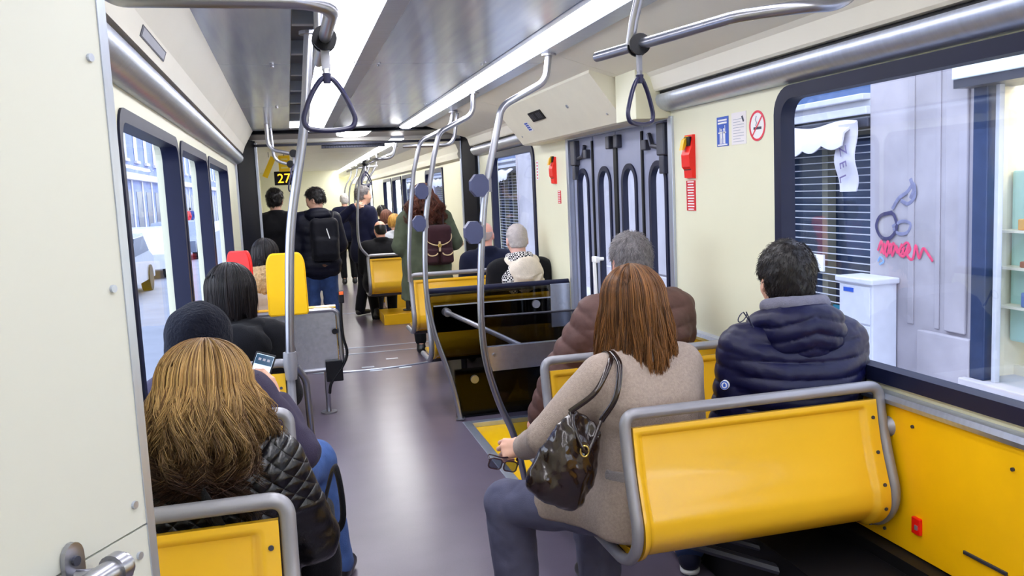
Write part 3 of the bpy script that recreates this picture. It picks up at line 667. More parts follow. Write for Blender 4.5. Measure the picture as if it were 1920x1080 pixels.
# left side: long facade far along the street
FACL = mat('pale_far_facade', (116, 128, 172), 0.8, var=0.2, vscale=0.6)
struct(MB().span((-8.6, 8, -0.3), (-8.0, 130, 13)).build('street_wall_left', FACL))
fw = MB(); fd = MB(); fs = MB(); fa = MB()
for i in range(34):
    y = 10 + i * 3.4
    fd.span((-8.05, y, -0.3), (-7.98, y + 1.7, 2.5)); fs.span((-7.99, y + 1.9, -0.3), (-7.95, y + 2.25, 3.1))
    for z in (4.2, 7.4, 10.4): fw.span((-8.03, y + 0.3, z), (-7.97, y + 1.4, z + 1.9)); fs.span((-7.99, y + 0.2, z - 0.15), (-7.85, y + 1.5, z))
fs.span((-8.0, 9, 3.1), (-7.7, 128, 3.45)); fs.span((-8.0, 9, 6.6), (-7.8, 128, 6.8))
tag(fw.build('facade_windows', mat('far_blue_glass', (70, 92, 140), 0.3, var=0.2)), kind='structure'); tag(fd.build('facade_shopfronts', mat('far_dark_shop', (16, 40, 66), 0.4, var=0.3, vscale=0.5)), kind='structure'); tag(fs.build('facade_trim', PAVE), kind='structure')
tag(MB().span((-8, 22, 3.0), (-7.2, 34, 3.3)).build('shop_canopy', mat('green_canopy', (70, 140, 130), 0.5)), 'green shop canopy on the far facade seen through the left windows', 'canopy')
# parked cars
def car(x, y, col, label):
    t = thing('parked_car', label, 'car', (x, y, -0.42)); z = -0.42
    M_ = mat('car_paint_%d' % int(y), col, 0.25, 0.1, coat=0.5)
    side = [(-2.1, .3), (-2.1, .72), (-1.9, .86), (-1.25, .92), (-0.7, 1.42), (0.7, 1.45), (1.5, .98), (2.05, .82), (2.15, .6), (2.1, .3)]
    MB().prism([(y + a, z + c) for a, c in side], 'x', x - 0.85, x + 0.85).build('car_body', M_, t)
    b = MB()
    for s in (-1, 1): b.prism([(y - 1.05, z + .95), (y - .62, z + 1.36), (y + .62, z + 1.38), (y + 1.3, z + 1.0)], 'x', x + s * 0.84, x + s * 0.87)
    b.build('side_window', DKGL, t)
    for a in (-1.35, 1.35):
        for s in (-1, 1): MB().cyl((x + s * 0.66, y + a, z + .32), (x + s * 0.88, y + a, z + .32), .32, 20).build('wheel', BLACK, t)
car(-4.3, 21.5, (205, 208, 220), 'white car parked nearest, seen low through the first left window'); car(-4.3, 28.0, (232, 234, 242), 'white car parked behind the nearest one, seen through the left windows'); car(-4.3, 36, (120, 130, 150), 'grey blue car parked farthest, seen through the left windows')
# ================================================================ benches
def bench(x0, x1, Y, label, rz=0.91, grp=None, wall=1, plinth=0.0, bolts=True, low=True, leg=True):
    t = thing('bench_seat', label, 'bench', (x0 + (x1 - x0) / 2, Y + 0.2, 0 if not plinth else 0), grp)
    d = rz - 0.91
    side = [(0.40, .40), (0.09, .402), (0.01, .425), (-0.052, .49), (-0.060, .56), (-0.022, .67), (0.005, .76), (0.02, .83), (0.03, .91)]
    S = [(Y + a, z + d) for a, z in side]
    L = [(x0, y, z) for y, z in S]; Rr = [(x1, y, z) for y, z in S][::-1]
    path = fillet(L[:-1], 0.12, 5) + fillet([L[-2], L[-1], Rr[0], Rr[1]], 0.09, 8)[1:-1] + fillet(Rr[1:], 0.12, 5)
    MB().tube(path, 0.0195, 14).build('seat_frame', GREYT, t, True, 60)
    # shell: back panel rolling under into the seat, raised rim on its rear face
    prof = [np.array(p) for p in spline([(0.028, .865), (0.016, .79), (-0.004, .70), (-0.034, .61), (-0.052, .55), (-0.046, .49), (0.012, .435), (0.09, .424)], 12)]
    n = len(prof); xs = np.concatenate([np.linspace(x0 + 0.022, x0 + 0.06, 6)[:-1], np.linspace(x0 + 0.06, x1 - 0.09, 16)[:-1], np.linspace(x1 - 0.09, x1 - 0.022, 10)]); nx = len(xs)
    arc_ = [0]
    for i in range(1, n): arc_.append(arc_[-1] + np.linalg.norm(prof[i] - prof[i - 1]))
    V = []; Fc = []
    sm = lambda v: v * v * (3 - 2 * v)
    for lay in (0, 1):
        for i in range(n):
            tg = prof[min(i + 1, n - 1)] - prof[max(i - 1, 0)]; tg /= np.linalg.norm(tg); nr = np.array([tg[1], -tg[0]])   # rearward normal
            for x in xs:
                e = min((arc_[i] - 0.020) / 0.012, (x - xs[0] - 0.012) / 0.02, (xs[-1] - x - 0.04) / 0.022, 1.0); e = sm(max(0, e))
                o = (0.016 - 0.015 * e) if lay == 0 else -0.014
                p = prof[i] + nr * o; V.append((x, Y + p[0], p[1] + d))
    m = n * nx
    for i in range(n - 1):
        for j in range(nx - 1):
            a = i * nx + j; Fc += [[a, a + 1, a + nx + 1, a + nx], [m + a, m + a + nx, m + a + nx + 1, m + a + 1]]
    for i in range(n - 1):
        a = i * nx; Fc += [[a, a + nx, m + a + nx, m + a], [a + nx - 1, m + a + nx - 1, m + a + 2 * nx - 1, a + 2 * nx - 1]]
    for j in range(nx - 1):
        Fc += [[j, m + j, m + j + 1, j + 1]]; a = (n - 1) * nx + j; Fc += [[a, a + 1, m + a + 1, m + a]]
    bk = MB().add(V, Fc).build('backrest', SEATY, t, True, 50)
    b = MB(); b.prism([(Y + 0.07, .410 + d), (Y + 0.38, .425 + d), (Y + 0.42, .418 + d), (Y + 0.425, .432 + d), (Y + 0.38, .448 + d), (Y + 0.07, .436 + d)], 'x', x0 + 0.02, x1 - 0.02)
    b.build('seat', SEATY, t, True, 40)
    if bolts:
        for k in range(5):
            i = int((0.12 + 0.19 * k) * (n - 1)); tg = prof[i + 1] - prof[i - 1]; tg /= np.linalg.norm(tg); nr = np.array([tg[1], -tg[0]])
            c = prof[i] + nr * 0.016; e = c + nr * 0.004
            MB().cyl((x1 - 0.042, Y + c[0], c[1] + d), (x1 - 0.042, Y + e[0], e[1] + d), 0.0065, 10).build('bolt', DARKG, bk)
    b = MB()
    if wall: 
        xw = 1.985 if wall > 0 else -0.485; xe = x1 if wall > 0 else x0
        b.tube([(xe, Y + 0.012, .765 + d), ((xe + xw) / 2, Y + 0.012, .765 + d), (xw, Y + 0.012, .765 + d)], [0.014, 0.028, 0.036], 14)
        b.build('wall_bracket', GREYT, t, True, 50)
    if low:
        z = .37 + d; xa, xb = (x0 + 0.25, x1 - 0.02) if wall >= 0 else (x0 + 0.05, x1 - 0.12)
        for k, yy in enumerate((Y + 0.16, Y + 0.30)): MB().box(((x0 + x1) / 2, yy, z + 0.02), (x1 - x0 - 0.04, 0.04, 0.04), None, 0.006).build('under_seat_beam', DARKG, t)
        xl = (x0 + x1) / 2
        if leg: MB().tube([(xl, Y + 0.23, z), (xl, Y + 0.23, plinth + 0.012)], 0.028, 12).build('leg', DARKG, t, True, 60)
        if leg: MB().cyl((xl, Y + 0.23, plinth + 0.001), (xl, Y + 0.23, plinth + 0.014), 0.07, 18).build('foot_plate', DARKG, t)
    return t
bA = bench(1.0, 1.955, 2.5, 'nearest yellow double bench at the lower right, behind the beige coat and navy puffer jacket', grp='yellow bench seats', leg=False)
bench(1.03, 1.955, 3.5, 'yellow double bench under the man in the brown puffer jacket', rz=0.90, grp='yellow bench seats')
bench(0.955, 1.93, 6.30, 'yellow double bench behind the smoked glass screen', rz=0.90, grp='yellow bench seats')
bench(0.985, 1.93, 7.38, 'yellow double bench joined to a grab pole beyond the smoked glass bench', rz=0.95, grp='yellow bench seats')
bench(0.93, 1.93, 10.95, 'yellow bench behind the balding man in black, beyond the gangway', rz=0.90, grp='yellow bench seats', plinth=0.14)
bench(-0.44, -0.055, 2.0, 'yellow single seat at the lower left behind the blonde woman', rz=0.95, grp='yellow single seats', wall=-1)
bench(-0.44, -0.05, 2.86, 'yellow single seat behind the hooded phone user on the left', rz=0.95, grp='yellow single seats', wall=-1)
bench(-0.44, -0.045, 3.76, 'yellow single seat joined to the left grab pole', rz=0.95, grp='yellow single seats', wall=-1)
# diagonal strut under the nearest bench
t = thing('seat_strut', 'dark square strut slanting under the nearest yellow bench', 'strut', (1.58, 2.7, 0.0))
b = MB(); b.tube([(1.30, 2.93, 0.30), (1.80, 2.50, 0.20), (1.86, 2.45, 0.0)], 0.020, 8); b.build('strut_tube', DARKG, t)
b = MB(); b.tube([(1.45, 2.93, 0.30), (1.80, 2.62, 0.235)], 0.015, 8); b.build('cross_tube', DARKG, t)
# plinth boxes under benches
struct(MB().span((1.08, 10.9, 0.0), (1.99, 11.5, 0.135), 0.004).build('trim_14', YELLOW))
struct(MB().span((1.62, 2.0, 0), (1.93, 4.15, 0.30), 0.006).build('trim_15', PLINTH))

# ================================================================ grab poles
def pole(pts, label, r=0.0185, discs=(), grp='curved grab poles', foot=True, m=TUBE, cat='grab pole'):
    t = thing('grab_pole', label, cat, tuple(pts[-1]), grp)
    MB().tube(pts, r, 14).build('tube', m, t, True, 60)
    p = np.array(pts[0]); MB().cyl(p + (0, 0, 0.002), p - (0, 0, 0.012), r * 2.1, 16).build('ceiling_flange', TUBE, t)
    if foot: q = np.array(pts[-1]); MB().cyl(q + (0, 0, 0.001), q + (0, 0, 0.010), r * 1.9, 16).build('foot_flange', TUBE, t)
    for c, rr in discs:
        c = np.array(c); out = [(c[0] - 0.045 + rr * math.cos(PI / 8 + k * PI / 4), c[2] + rr * 1.25 * math.sin(PI / 8 + k * PI / 4)) for k in range(8)]
        MB().disc(out, lambda p, tt: (p[0], tt, p[1]), c[1] - 0.03, c[1] + 0.03).build('button_box', mat('navy_button_box', (66, 72, 108), 0.45, var=0.06), t)
        MB().cyl(c + (0, 0, 0.035), c - (0, 0, 0.035), r * 1.25, 14).build('clamp', GREYT, t)
    return t
def xz(Y, *P): return [(x, Y, z) for x, z in P]
def bent(Y, top, body): return fillet(xz(Y, *top), 0.09, 8)[:-1] + spline(xz(Y, *body), 8)
p1 = bent(4.35, [(1.366, 2.345), (1.345, 2.205), (1.10, 2.08), (1.055, 1.90)], [(1.055, 1.90), (1.0, 1.68), (.968, 1.47), (.942, 1.15), (.938, .92), (.955, .74), (1.01, .53), (1.085, .33), (1.15, 0.008)])
pole(p1, 'nearest right grab pole, curving down beside the folding door with two navy boxes', discs=(((1.005, 4.35, 1.68), 0.05), ((0.962, 4.35, 1.44), 0.05)))
p2 = bent(6.0, [(1.32, 2.345), (1.305, 2.19), (1.06, 2.075), (1.01, 1.9)], [(1.01, 1.9), (.965, 1.68), (.925, 1.44), (.905, 1.15), (.908, .90), (.945, .66), (1.02, .40), (1.07, .2), (1.10, 0.008)])
pole(p2, 'second right grab pole, at the far side of the folding door', discs=(((0.955, 6.0, 1.67), 0.048), ((0.925, 6.0, 1.445), 0.048)))
p3 = bent(7.36, [(1.43, 2.345), (1.405, 2.22), (1.13, 2.10), (1.06, 1.85)], [(1.06, 1.85), (1.01, 1.5), (.975, 1.12), (.97, .90)])
pole(p3, 'third right grab pole, rising from the bench beyond the smoked glass', foot=False)
q0, q1, q2 = W(543, 560, Y=3.76), W(570, 235, Y=3.76), W(590, 150, Y=3.76)
pl = spline([(0.135, 3.76, 2.345), tuple(q1), (q0[0] + 0.03, 3.76, 1.55), tuple(q0), (-0.041, 3.76, 0.95)], 10)
t = pole(pl, 'left grab pole in front of the yellow headrest', foot=False, r=0.0195)
MB().tube([(-0.041, 3.76, 1.0), (-0.041, 3.76, 0.95), (-0.041, 3.76, 0.88)], [0.028, 0.030, 0.024], 14).build('joint_casting', GREYT, t, True, 60)
MB().tube(fillet([(-0.02, 3.79, 0.93), (0.02, 3.82, 0.86), (0.03, 3.82, 0.45), (-0.02, 3.86, 0.40)], 0.08), 0.015, 12).build('side_tube', TUBE, t, True, 60)
for i, (Y, x0, x1) in enumerate(((10.95, 1.30, 1.12), (12.9, 1.32, 1.20), (14.2, 1.33, 1.22), (15.6, 1.35, 1.24), (17.2, 1.36, 1.25), (18.8, 1.36, 1.26))):
    if i == 0: pts = bent(Y, [(1.36, 2.27), (1.34, 2.18), (.97, 2.05), (.88, 1.85)], [(.88, 1.85), (.84, 1.5), (.825, 1.2), (.845, 1.02), (.93, .90)])
    else: pts = spline(xz(Y, (x0, 2.27), (x0 - 0.02, 2.1), (x1 - 0.06, 1.8), (x1 - 0.08, 1.2), (x1, 0.01)), 8)
    pole(pts, ['grab pole held by the man in the navy suit', 'first slim grab pole beyond the man in the navy suit', 'second slim grab pole beyond the man in the navy suit', 'third slim grab pole beyond the man in the navy suit', 'fourth slim grab pole beyond the man in the navy suit', 'slim grab pole nearest the far end wall'][i], r=0.016, grp='far grab poles', foot=i > 0)
# ================================================================ overhead rails
def rail(pts, r, label, extra=None, m=TUBE, rad=0.09):
    t = thing('overhead_rail', label, 'handrail', tuple(pts[0]), 'overhead rails'); P = fillet(pts, rad, 9)
    MB().tube(P, r, 14).build('tube', m, t, True, 60)
    return t
t = rail([(0.136, 3.09, 2.12), (0.145, 2.18, 2.125), (-0.36, 2.18, 2.125), (-0.40, 2.18, 2.19)], 0.0185, 'steel overhead rail bending above the left hanging strap', rad=0.13)
MB().tube([(0.136, 2.95, 2.12), (0.14, 2.95, 2.25), (0.15, 2.95, 2.375)], 0.015, 12).build('ceiling_hanger', TUBE, t, True, 60)
t = rail([(1.148, 3.06, 2.125), (1.30, 2.30, 2.12), (1.42, 2.165, 2.12), (1.57, 2.155, 2.125), (1.66, 2.16, 2.285)], 0.0185, 'steel overhead rail curving across the top right above the right hanging strap', rad=0.16)
MB().tube([(1.173, 2.80, 2.125), (1.18, 2.78, 2.2), (1.20, 2.72, 2.35)], 0.016, 12).build('ceiling_hanger', TUBE, t, True, 60)
rail([(0.98, 7.37, 2.06), (1.42, 7.37, 2.06), (1.47, 7.37, 2.33)], 0.015, 'short crossbar from the third right grab pole up to the ceiling', rad=0.1)
rail([(W(499, 238, Y=8.2)[0], 8.2, 2.347), tuple(W(503, 280, Y=8.2)), (0.05, 8.2, W(540, 288, Y=8.2)[2]), (0.12, 8.2, W(540, 288, Y=8.2)[2])], 0.017, 'bent crossbar at the left before the gangway, upper of two', rad=0.1)
rail([(W(509, 272, Y=8.7)[0], 8.7, 2.347), tuple(W(514, 300, Y=8.7)), (0.02, 8.7, W(540, 308, Y=8.7)[2]), (0.12, 8.7, W(540, 308, Y=8.7)[2])], 0.015, 'bent crossbar at the left before the gangway, lower of two', rad=0.09)
t = rail([(0.95, 14.0, 2.06), (0.98, 9.9, 2.07), (1.20, 9.9, 2.07), (1.25, 9.9, 2.27)], 0.015, 'long overhead rail beyond the gangway carrying two small straps', rad=0.1)
MB().tube([(0.96, 12.5, 2.06), (1.28, 12.5, 2.08)], 0.012, 10).build('cross_arm', TUBE, t)
# ================================================================ hanging straps
def strap(x, y, z, yaw, label, s=1.0, rz=0.0):
    """z: centre of the carrying tube"""
    t = thing('hanging_strap', label, 'hanging strap', (x, y, z), 'hanging straps')
    c, sn = math.cos(yaw), math.sin(yaw)
    P = lambda u, w, v=0: (x + c * u - sn * v, y + sn * u + c * v, z + w)
    dirv = np.array([math.sin(rz), math.cos(rz), 0])
    ctr = np.array([x, y, z])
    for k in (-1, 1):
        MB().tube([ctr + dirv * (k * 0.020 - 0.007), ctr + dirv * (k * 0.020 + 0.007)], 0.036 * s, 20).build('collar_ring', BLACK, t, True, 40)
    MB().box(P(0, -0.055 * s), (0.026 * s, 0.010, 0.075 * s), [[c, -sn, 0], [sn, c, 0], [0, 0, 1]], 0.003).build('strap_band', mat('grey_strap_webbing', (168, 170, 182), 0.6, var=0.1), t)
    MB().box(P(0, -0.098 * s), (0.020 * s, 0.014, 0.028 * s), [[c, -sn, 0], [sn, c, 0], [0, 0, 1]], 0.004).build('buckle', TUBE, t)
    out = [(0, -.112), (.018, -.118), (.045, -.155), (.068, -.205), (.076, -.235), (.066, -.258), (.035, -.266), (0, -.268), (-.035, -.266), (-.066, -.258), (-.076, -.235), (-.068, -.205), (-.045, -.155), (-.018, -.118)]
    n = len(out); loop = []
    for i in range(n):
        p = [np.array(out[(i + k) % n]) for k in (-1, 0, 1, 2)]
        for q in range(4):
            u = q / 4; v = 0.5 * (2 * p[1] + (p[2] - p[0]) * u + (2 * p[0] - 5 * p[1] + 4 * p[2] - p[3]) * u * u + (3 * p[1] - p[0] - 3 * p[2] + p[3]) * u ** 3); loop.append(P(v[0] * s, v[1] * s))
    MB().tube(loop, 0.0078 * s, 10, closed=True).build('grip_loop', NAVYP, t, True, 60)
    MB().tube([P(0, -.100 * s), P(0, -.128 * s)], [0.014 * s, 0.011 * s], 10).build('grip_neck', NAVYP, t, True, 50)
    return t
strap(0.139, 2.66, 2.12, 0.05, 'navy triangular hanging strap at the upper left, against the wide lamp')
strap(1.20, 2.79, 2.122, 0.57, 'navy hanging strap at the upper right, in front of the door cover', rz=0.2)
strap(0.965, 10.9, 2.065, 0.5, 'small dark strap hanging from the far overhead rail, left of two')
strap(1.10, 12.5, 2.07, 0.5, 'small pale strap hanging from the far overhead rail, right of two')
strap(0.08, 8.2, W(540, 288, Y=8.2)[2], 0.9, 'navy strap hanging from the bent crossbar before the gangway')
strap(0.05, 8.7, W(540, 308, Y=8.7)[2], 1.1, 'lower navy strap hanging from the second bent crossbar before the gangway')
# ================================================================ glass screens beside the door
t = thing('glass_screen', 'dark smoked glass screen with a dark top rail, beyond the door', 'screen', (1.45, 6.03, 0))
poly = [(0.925, .95), (0.93, .80), (.955, .66), (1.03, .40), (1.085, .2), (1.12, 0.02), (1.99, 0.02), (1.99, .95)]
MB().prism(poly, 'y', 6.04, 6.05).build('smoked_pane', SMOKE, t)
MB().tube([(0.925, 6.045, .955), (1.98, 6.045, .955)], 0.02, 12).build('top_rail', RUB, t, True, 60)
MB().span((0.955, 6.03, .842), (1.83, 6.04, .85)).build('bright_edge', ALU, t)
MB().span((0.955, 6.052, .65), (1.83, 6.07, .842)).build('dark_band', BLACK, t)
MB().span((1.83, 6.02, .62), (1.985, 6.06, .945), 0.004).build('steel_plate', STEEL, t)
for px, py in ((1005, 570), (890, 711)):
    q = W(px, py, Y=6.03); MB().cyl((q[0], 6.045, q[2]), (q[0], 6.02, q[2]), 0.03, 20).build('fixing_disc', TUBE, t, True, 40)
MB().span((1.09, 6.055, 0.0), (1.98, 6.10, .36), 0.004).build('kick_panel', BLACK, t)
t = thing('glass_screen', 'nearer smoked glass screen with a steel band beside the nearest right grab pole', 'screen', (1.3, 4.36, 0))
poly = [(.955, .99), (.945, .90), (.965, .74), (1.02, .53), (1.10, .33), (1.13, .20), (1.60, .20), (1.60, .985), (1.59, .99)]
MB().prism(poly, 'y', 4.36, 4.37).build('smoked_pane', SMOKE2, t)
MB().prism([(.955, .83), (.96, .77), (.985, .70), (1.60, .705), (1.60, .83)], 'y', 4.345, 4.385).build('steel_band', STEEL, t)
b = MB(); b.tube([(.955, 4.365, .992), (1.60, 4.365, .987)], 0.006, 8); b.build('top_edge', DARKG, t)
q = W(927, 665, Y=4.34); MB().cyl((q[0], 4.345, q[2]), (q[0], 4.335, q[2]), 0.008, 12).build('bolt', TUBE, t)
t = thing('slanted_handrail', 'short steel handrail slanting between the two glass screens', 'handrail', (1.04, 6.03, .80))
MB().tube([(1.04, 6.04, .80), (1.20, 5.2, .755), (1.36, 4.39, .70)], 0.0165, 14).build('tube', TUBE, t, True, 60)
MB().cyl((1.04, 6.045, .80), (1.048, 5.99, .797), 0.03, 16).build('end_boss', TUBE, t, True, 40)
MB().cyl((1.36, 4.39, .70), (1.355, 4.41, .703), 0.03, 16).build('end_boss', TUBE, t, True, 40)
# ================================================================ double seat with headrests on the left, seen from behind
YS = 6.55
t = thing('headrest_seat', 'steel backed double seat with one red and one yellow headrest', 'seat', (-0.05, YS + 0.2, 0))
MB().span((-0.43, YS, .37), (0.285, YS + 0.02, .80), 0.004).build('back_plate', STEEL, t)
MB().tube(fillet([(-0.45, YS, .38), (-0.45, YS, .815), (0.305, YS, .815), (0.315, YS, .36), (-0.45, YS, .35)], 0.06), 0.017, 12).build('tube_frame', TUBE, t, True, 60)
b = MB(); b.prism([(YS + 0.025, .42), (YS + 0.02, .835), (YS + 0.05, .845), (YS + 0.06, .46), (YS + 0.4, .45), (YS + 0.4, .42)], 'x', -0.43, 0.29); b.build('seat_shell', SEATY, t)
def headrest(x0, x1, z0, z1, y, m, yaw=0.0):
    out = rrect(x0, z0, x1, z1, 0.001); w = x1 - x0
    out = [(x0 + 0.015, z0), (x1 - 0.015, z0), (x1, z0 + 0.02), (x1 - 0.005, z1 - 0.11)] + [(x1 - 0.005 - w * 0.18 * (1 - math.cos(a)) , z1 - 0.11 + 0.11 * math.sin(a)) for a in np.linspace(0.2, PI / 2, 7)] + [(x0 + 0.005 + w * 0.18 * (1 - math.cos(a)), z1 - 0.11 + 0.11 * math.sin(a)) for a in np.linspace(PI / 2, 0.2, 7)] + [(x0 + 0.005, z1 - 0.11), (x0, z0 + 0.02)]
    o = MB().disc(out, lambda p, tt: (p[0], tt, p[1]), y - 0.02, y + 0.025).build('headrest', m, t)
    bm = bmesh.new(); bm.from_mesh(o.data); bmesh.ops.bevel(bm, geom=[e for e in bm.edges if abs(e.verts[0].co.y - e.verts[1].co.y) < 1e-5], offset=0.010, segments=3, affect='EDGES'); 
    if yaw:
        cx = (x0 + x1) / 2 - ORG[t.name][0]; cy_ = y - ORG[t.name][1]
        for v in bm.verts: dx, dy = v.co.x - cx, v.co.y - cy_; v.co.x = cx + dx * math.cos(yaw) - dy * math.sin(yaw); v.co.y = cy_ + dx * math.sin(yaw) + dy * math.cos(yaw)
    bm.to_mesh(o.data); bm.free()
    o.data.polygons.foreach_set('use_smooth', np.ones(len(o.data.polygons), bool)); o.data.set_sharp_from_angle(angle=0.8)
    return o
h = headrest(-0.20, 0.092, .80, 1.265, YS - 0.03, YBRIGHT); h['label'] = 'yellow headrest'
h = headrest(-0.475, -0.28, .86, 1.30, YS - 0.02, RED, -0.35); h['label'] = 'red headrest'
q = W(617, 767, Z=0.0)
MB().cyl((0.19, YS + 0.02, .35), (0.19, YS + 0.10, 0.012), 0.019, 14).build('leg', TUBE, t, True, 60); MB().cyl((0.19, YS + 0.10, 0.001), (0.19, YS + 0.10, 0.012), 0.062, 20).build('foot_plate', TUBE, t, True, 40)
MB().span((0.185, YS - 0.045, .27), (0.31, YS - 0.01, .43), 0.006).build('buckle_box', BLACK, t)
MB().tube(spline([(0.335, YS - 0.02, .93), (0.325, YS - 0.02, .75), (0.33, YS - 0.03, .60), (0.35, YS - 0.03, .48), (0.31, YS - 0.03, .38), (0.22, YS - 0.03, .26), (0.20, YS - 0.03, .18)], 6), 0.011, 8, flat=1.6).build('belt', BLACK, t, True, 60)
MB().span((0.315, YS - 0.04, .86), (0.355, YS, .955), 0.008).build('belt_stalk', BLACK, t)
MB().span((0.32, YS - 0.044, .925), (0.352, YS - 0.036, .95), 0.003).build('orange_button', mat('orange_button', (250, 110, 50), 0.4), t)
MB().cyl((0.27, YS - 0.005, .65), (0.27, YS - 0.03, .65), 0.022, 14).build('knob', BLACK, t)
# ================================================================ slanted partition at the left edge
dv = np.array([0.485, 0.875, 0.0]); dv /= np.linalg.norm(dv); nv = np.array([dv[1], -dv[0], 0.0]); E0 = np.array([-0.226, 1.30, 0.0])
def pp(tt, z, o=0.0): return E0 - dv * tt + nv * o + np.array([0, 0, z])
def slab(t0, t1, prof, name, m, par=None, th=0.028):
    V = [pp(t_, z, o) for t_ in (t0, t1) for z, o in prof] + [pp(t_, z, o - th) for t_ in (t0, t1) for z, o in prof]; n = len(prof); Fc = []
    for k in range(n - 1): Fc += [[k, k + 1, n + k + 1, n + k], [2 * n + k, 3 * n + k, 3 * n + k + 1, 2 * n + k + 1], [k, 2 * n + k, 2 * n + k + 1, k + 1], [n + k, n + k + 1, 3 * n + k + 1, 3 * n + k]]
    Fc += [[0, n, 3 * n, 2 * n], [n - 1, 3 * n - 1, 4 * n - 1, 2 * n - 1]]
    return MB().add(V, Fc).build(name, m, par)
t = thing('partition_panel', 'tall cream partition panel at the left edge, closest to the viewer', 'partition', tuple(E0))
zs = 1.195
slab(0.012, 0.62, [(zs + 0.0015, 0), (2.34, 0.0)], 'upper_panel', CREAM_DIM, t)
slab(0.012, 0.62, [(0.0, 0), (zs - 0.0015, 0)], 'lower_panel', CREAM_DIM, t)
slab(-0.004, 0.012, [(0.0, 0.002), (2.34, 0.002)], 'edge_trim', ALU, t, 0.032)
for px, py in ((177, 108), (217, 541), (263, 945), (273, 1040)):
    z = W(px, py, Y=1.27)[2]; a = pp(0.034, z, 0.0); MB().cyl(a, a + nv * 0.004, 0.0055, 12).build('screw', ALU, t)
# grab rail bracket on the partition
def onpanel(px, py, o=0.0):
    d = RIGHT * (px - 960) / F + UP * (540 - py) / F + FWD; P0 = E0 + nv * o; return CAM + d * ((P0 - CAM).dot(nv) / d.dot(nv))
g = onpanel(132, 1062)
t = thing('grab_bar', 'steel grab bar on a bracket at the lower left corner', 'grab bar', tuple(g))
zv = np.array([0, 0, 1.0])
out = [(-.017, -.06), (.017, -.06), (.017, .012)] + [(.017 * math.cos(a), .012 + .02 * math.sin(a)) for a in np.linspace(0.2, PI - 0.2, 8)] + [(-.017, .012)]
MB().disc(out, lambda p, tt: tuple(g + dv * p[0] + zv * p[1] + nv * tt), 0.001, 0.008).build('bracket_plate', TUBE, t)
MB().cyl(g + zv * 0.008, g + zv * 0.008 + nv * 0.012, 0.0065, 12).build('screw', DARKG, t)
rc = onpanel(222, 1064, 0.05)
arm = [g - zv * 0.016 + nv * 0.006, g - zv * 0.016 + nv * 0.03 + dv * 0.01, g - zv * 0.014 + nv * 0.045 + dv * 0.035, rc + dv * -0.004]
MB().tube(spline(arm, 6), 0.012, 10, flat=0.6).build('bracket_arm', TUBE, t, True, 60)
MB().tube([rc - dv * 0.012, rc + dv * 0.004], 0.021, 18).build('bracket_ring', TUBE, t, True, 40)
MB().cyl(rc + dv * 0.012, rc - dv * 0.30 - zv * 0.004, 0.0165, 18).build('tube', TUBE, t, True, 40)
# ================================================================ line display and hanging cards beyond the gangway
q = W(533, 334, Y=13.0)
t = thing('line_display', 'small black display showing 27 in amber digits beyond the gangway', 'display', tuple(q))
MB().span((q[0] - 0.14, 13.0, q[2] - 0.10), (q[0] + 0.14, 13.06, q[2] + 0.10), 0.006).build('case', BLACK, t)
text('amber_digits', '27', 0.19, (q[0] - 0.005, 12.997, q[2] - 0.066), (1, 0, 0), (0, 0, 1), mat('amber_led', (255, 190, 40), 0.5, emit=(255, 180, 40), estr=2.5), t, 'CENTER')
MB().cyl((q[0], 13.03, q[2] + 0.1), (q[0], 13.03, 2.27), 0.012, 8).build('hanger', DARKG, t)
YC = mat('yellow_card', (255, 212, 20), 0.5, var=0.04)
for k, (x0, y0, x1, y1, lab) in enumerate(((497, 292, 512, 335, 'slanting yellow card hanging beside the left bellows'), (521, 291, 545, 322, 'square yellow card hanging above the line display'))):
    a = W(x0, y0, Y=11.5); c = W(x1, y1, Y=11.5)
    t = thing('yellow_card', lab, 'card', ((a[0] + c[0]) / 2, 11.5, c[2]), 'yellow cards')
    cc = ((a[0] + c[0]) / 2, 11.5, (a[2] + c[2]) / 2); an = 0.45 if k == 0 else 0.0
    MB().box(cc, (abs(c[0] - a[0]) * (0.9 if k == 0 else 1), 0.004, abs(a[2] - c[2]) * 0.95), [[math.cos(an), 0, math.sin(an)], [0, 1, 0], [-math.sin(an), 0, math.cos(an)]]).build('card', YC, t)
    b = MB()
    for j in range(3): b.box((cc[0], 11.496, cc[2] + (j - 1) * abs(a[2] - c[2]) * 0.25), (abs(c[0] - a[0]) * 0.6, 0.004, 0.02))
    if k == 1: b.build('card_print', mat('pale_card_print', (255, 236, 150), 0.5), t)
    MB().cyl((cc[0], 11.5, cc[2] + abs(a[2] - c[2]) * 0.42), (cc[0], 11.5, 2.272), 0.004, 6).build('hanger', DARKG, t)
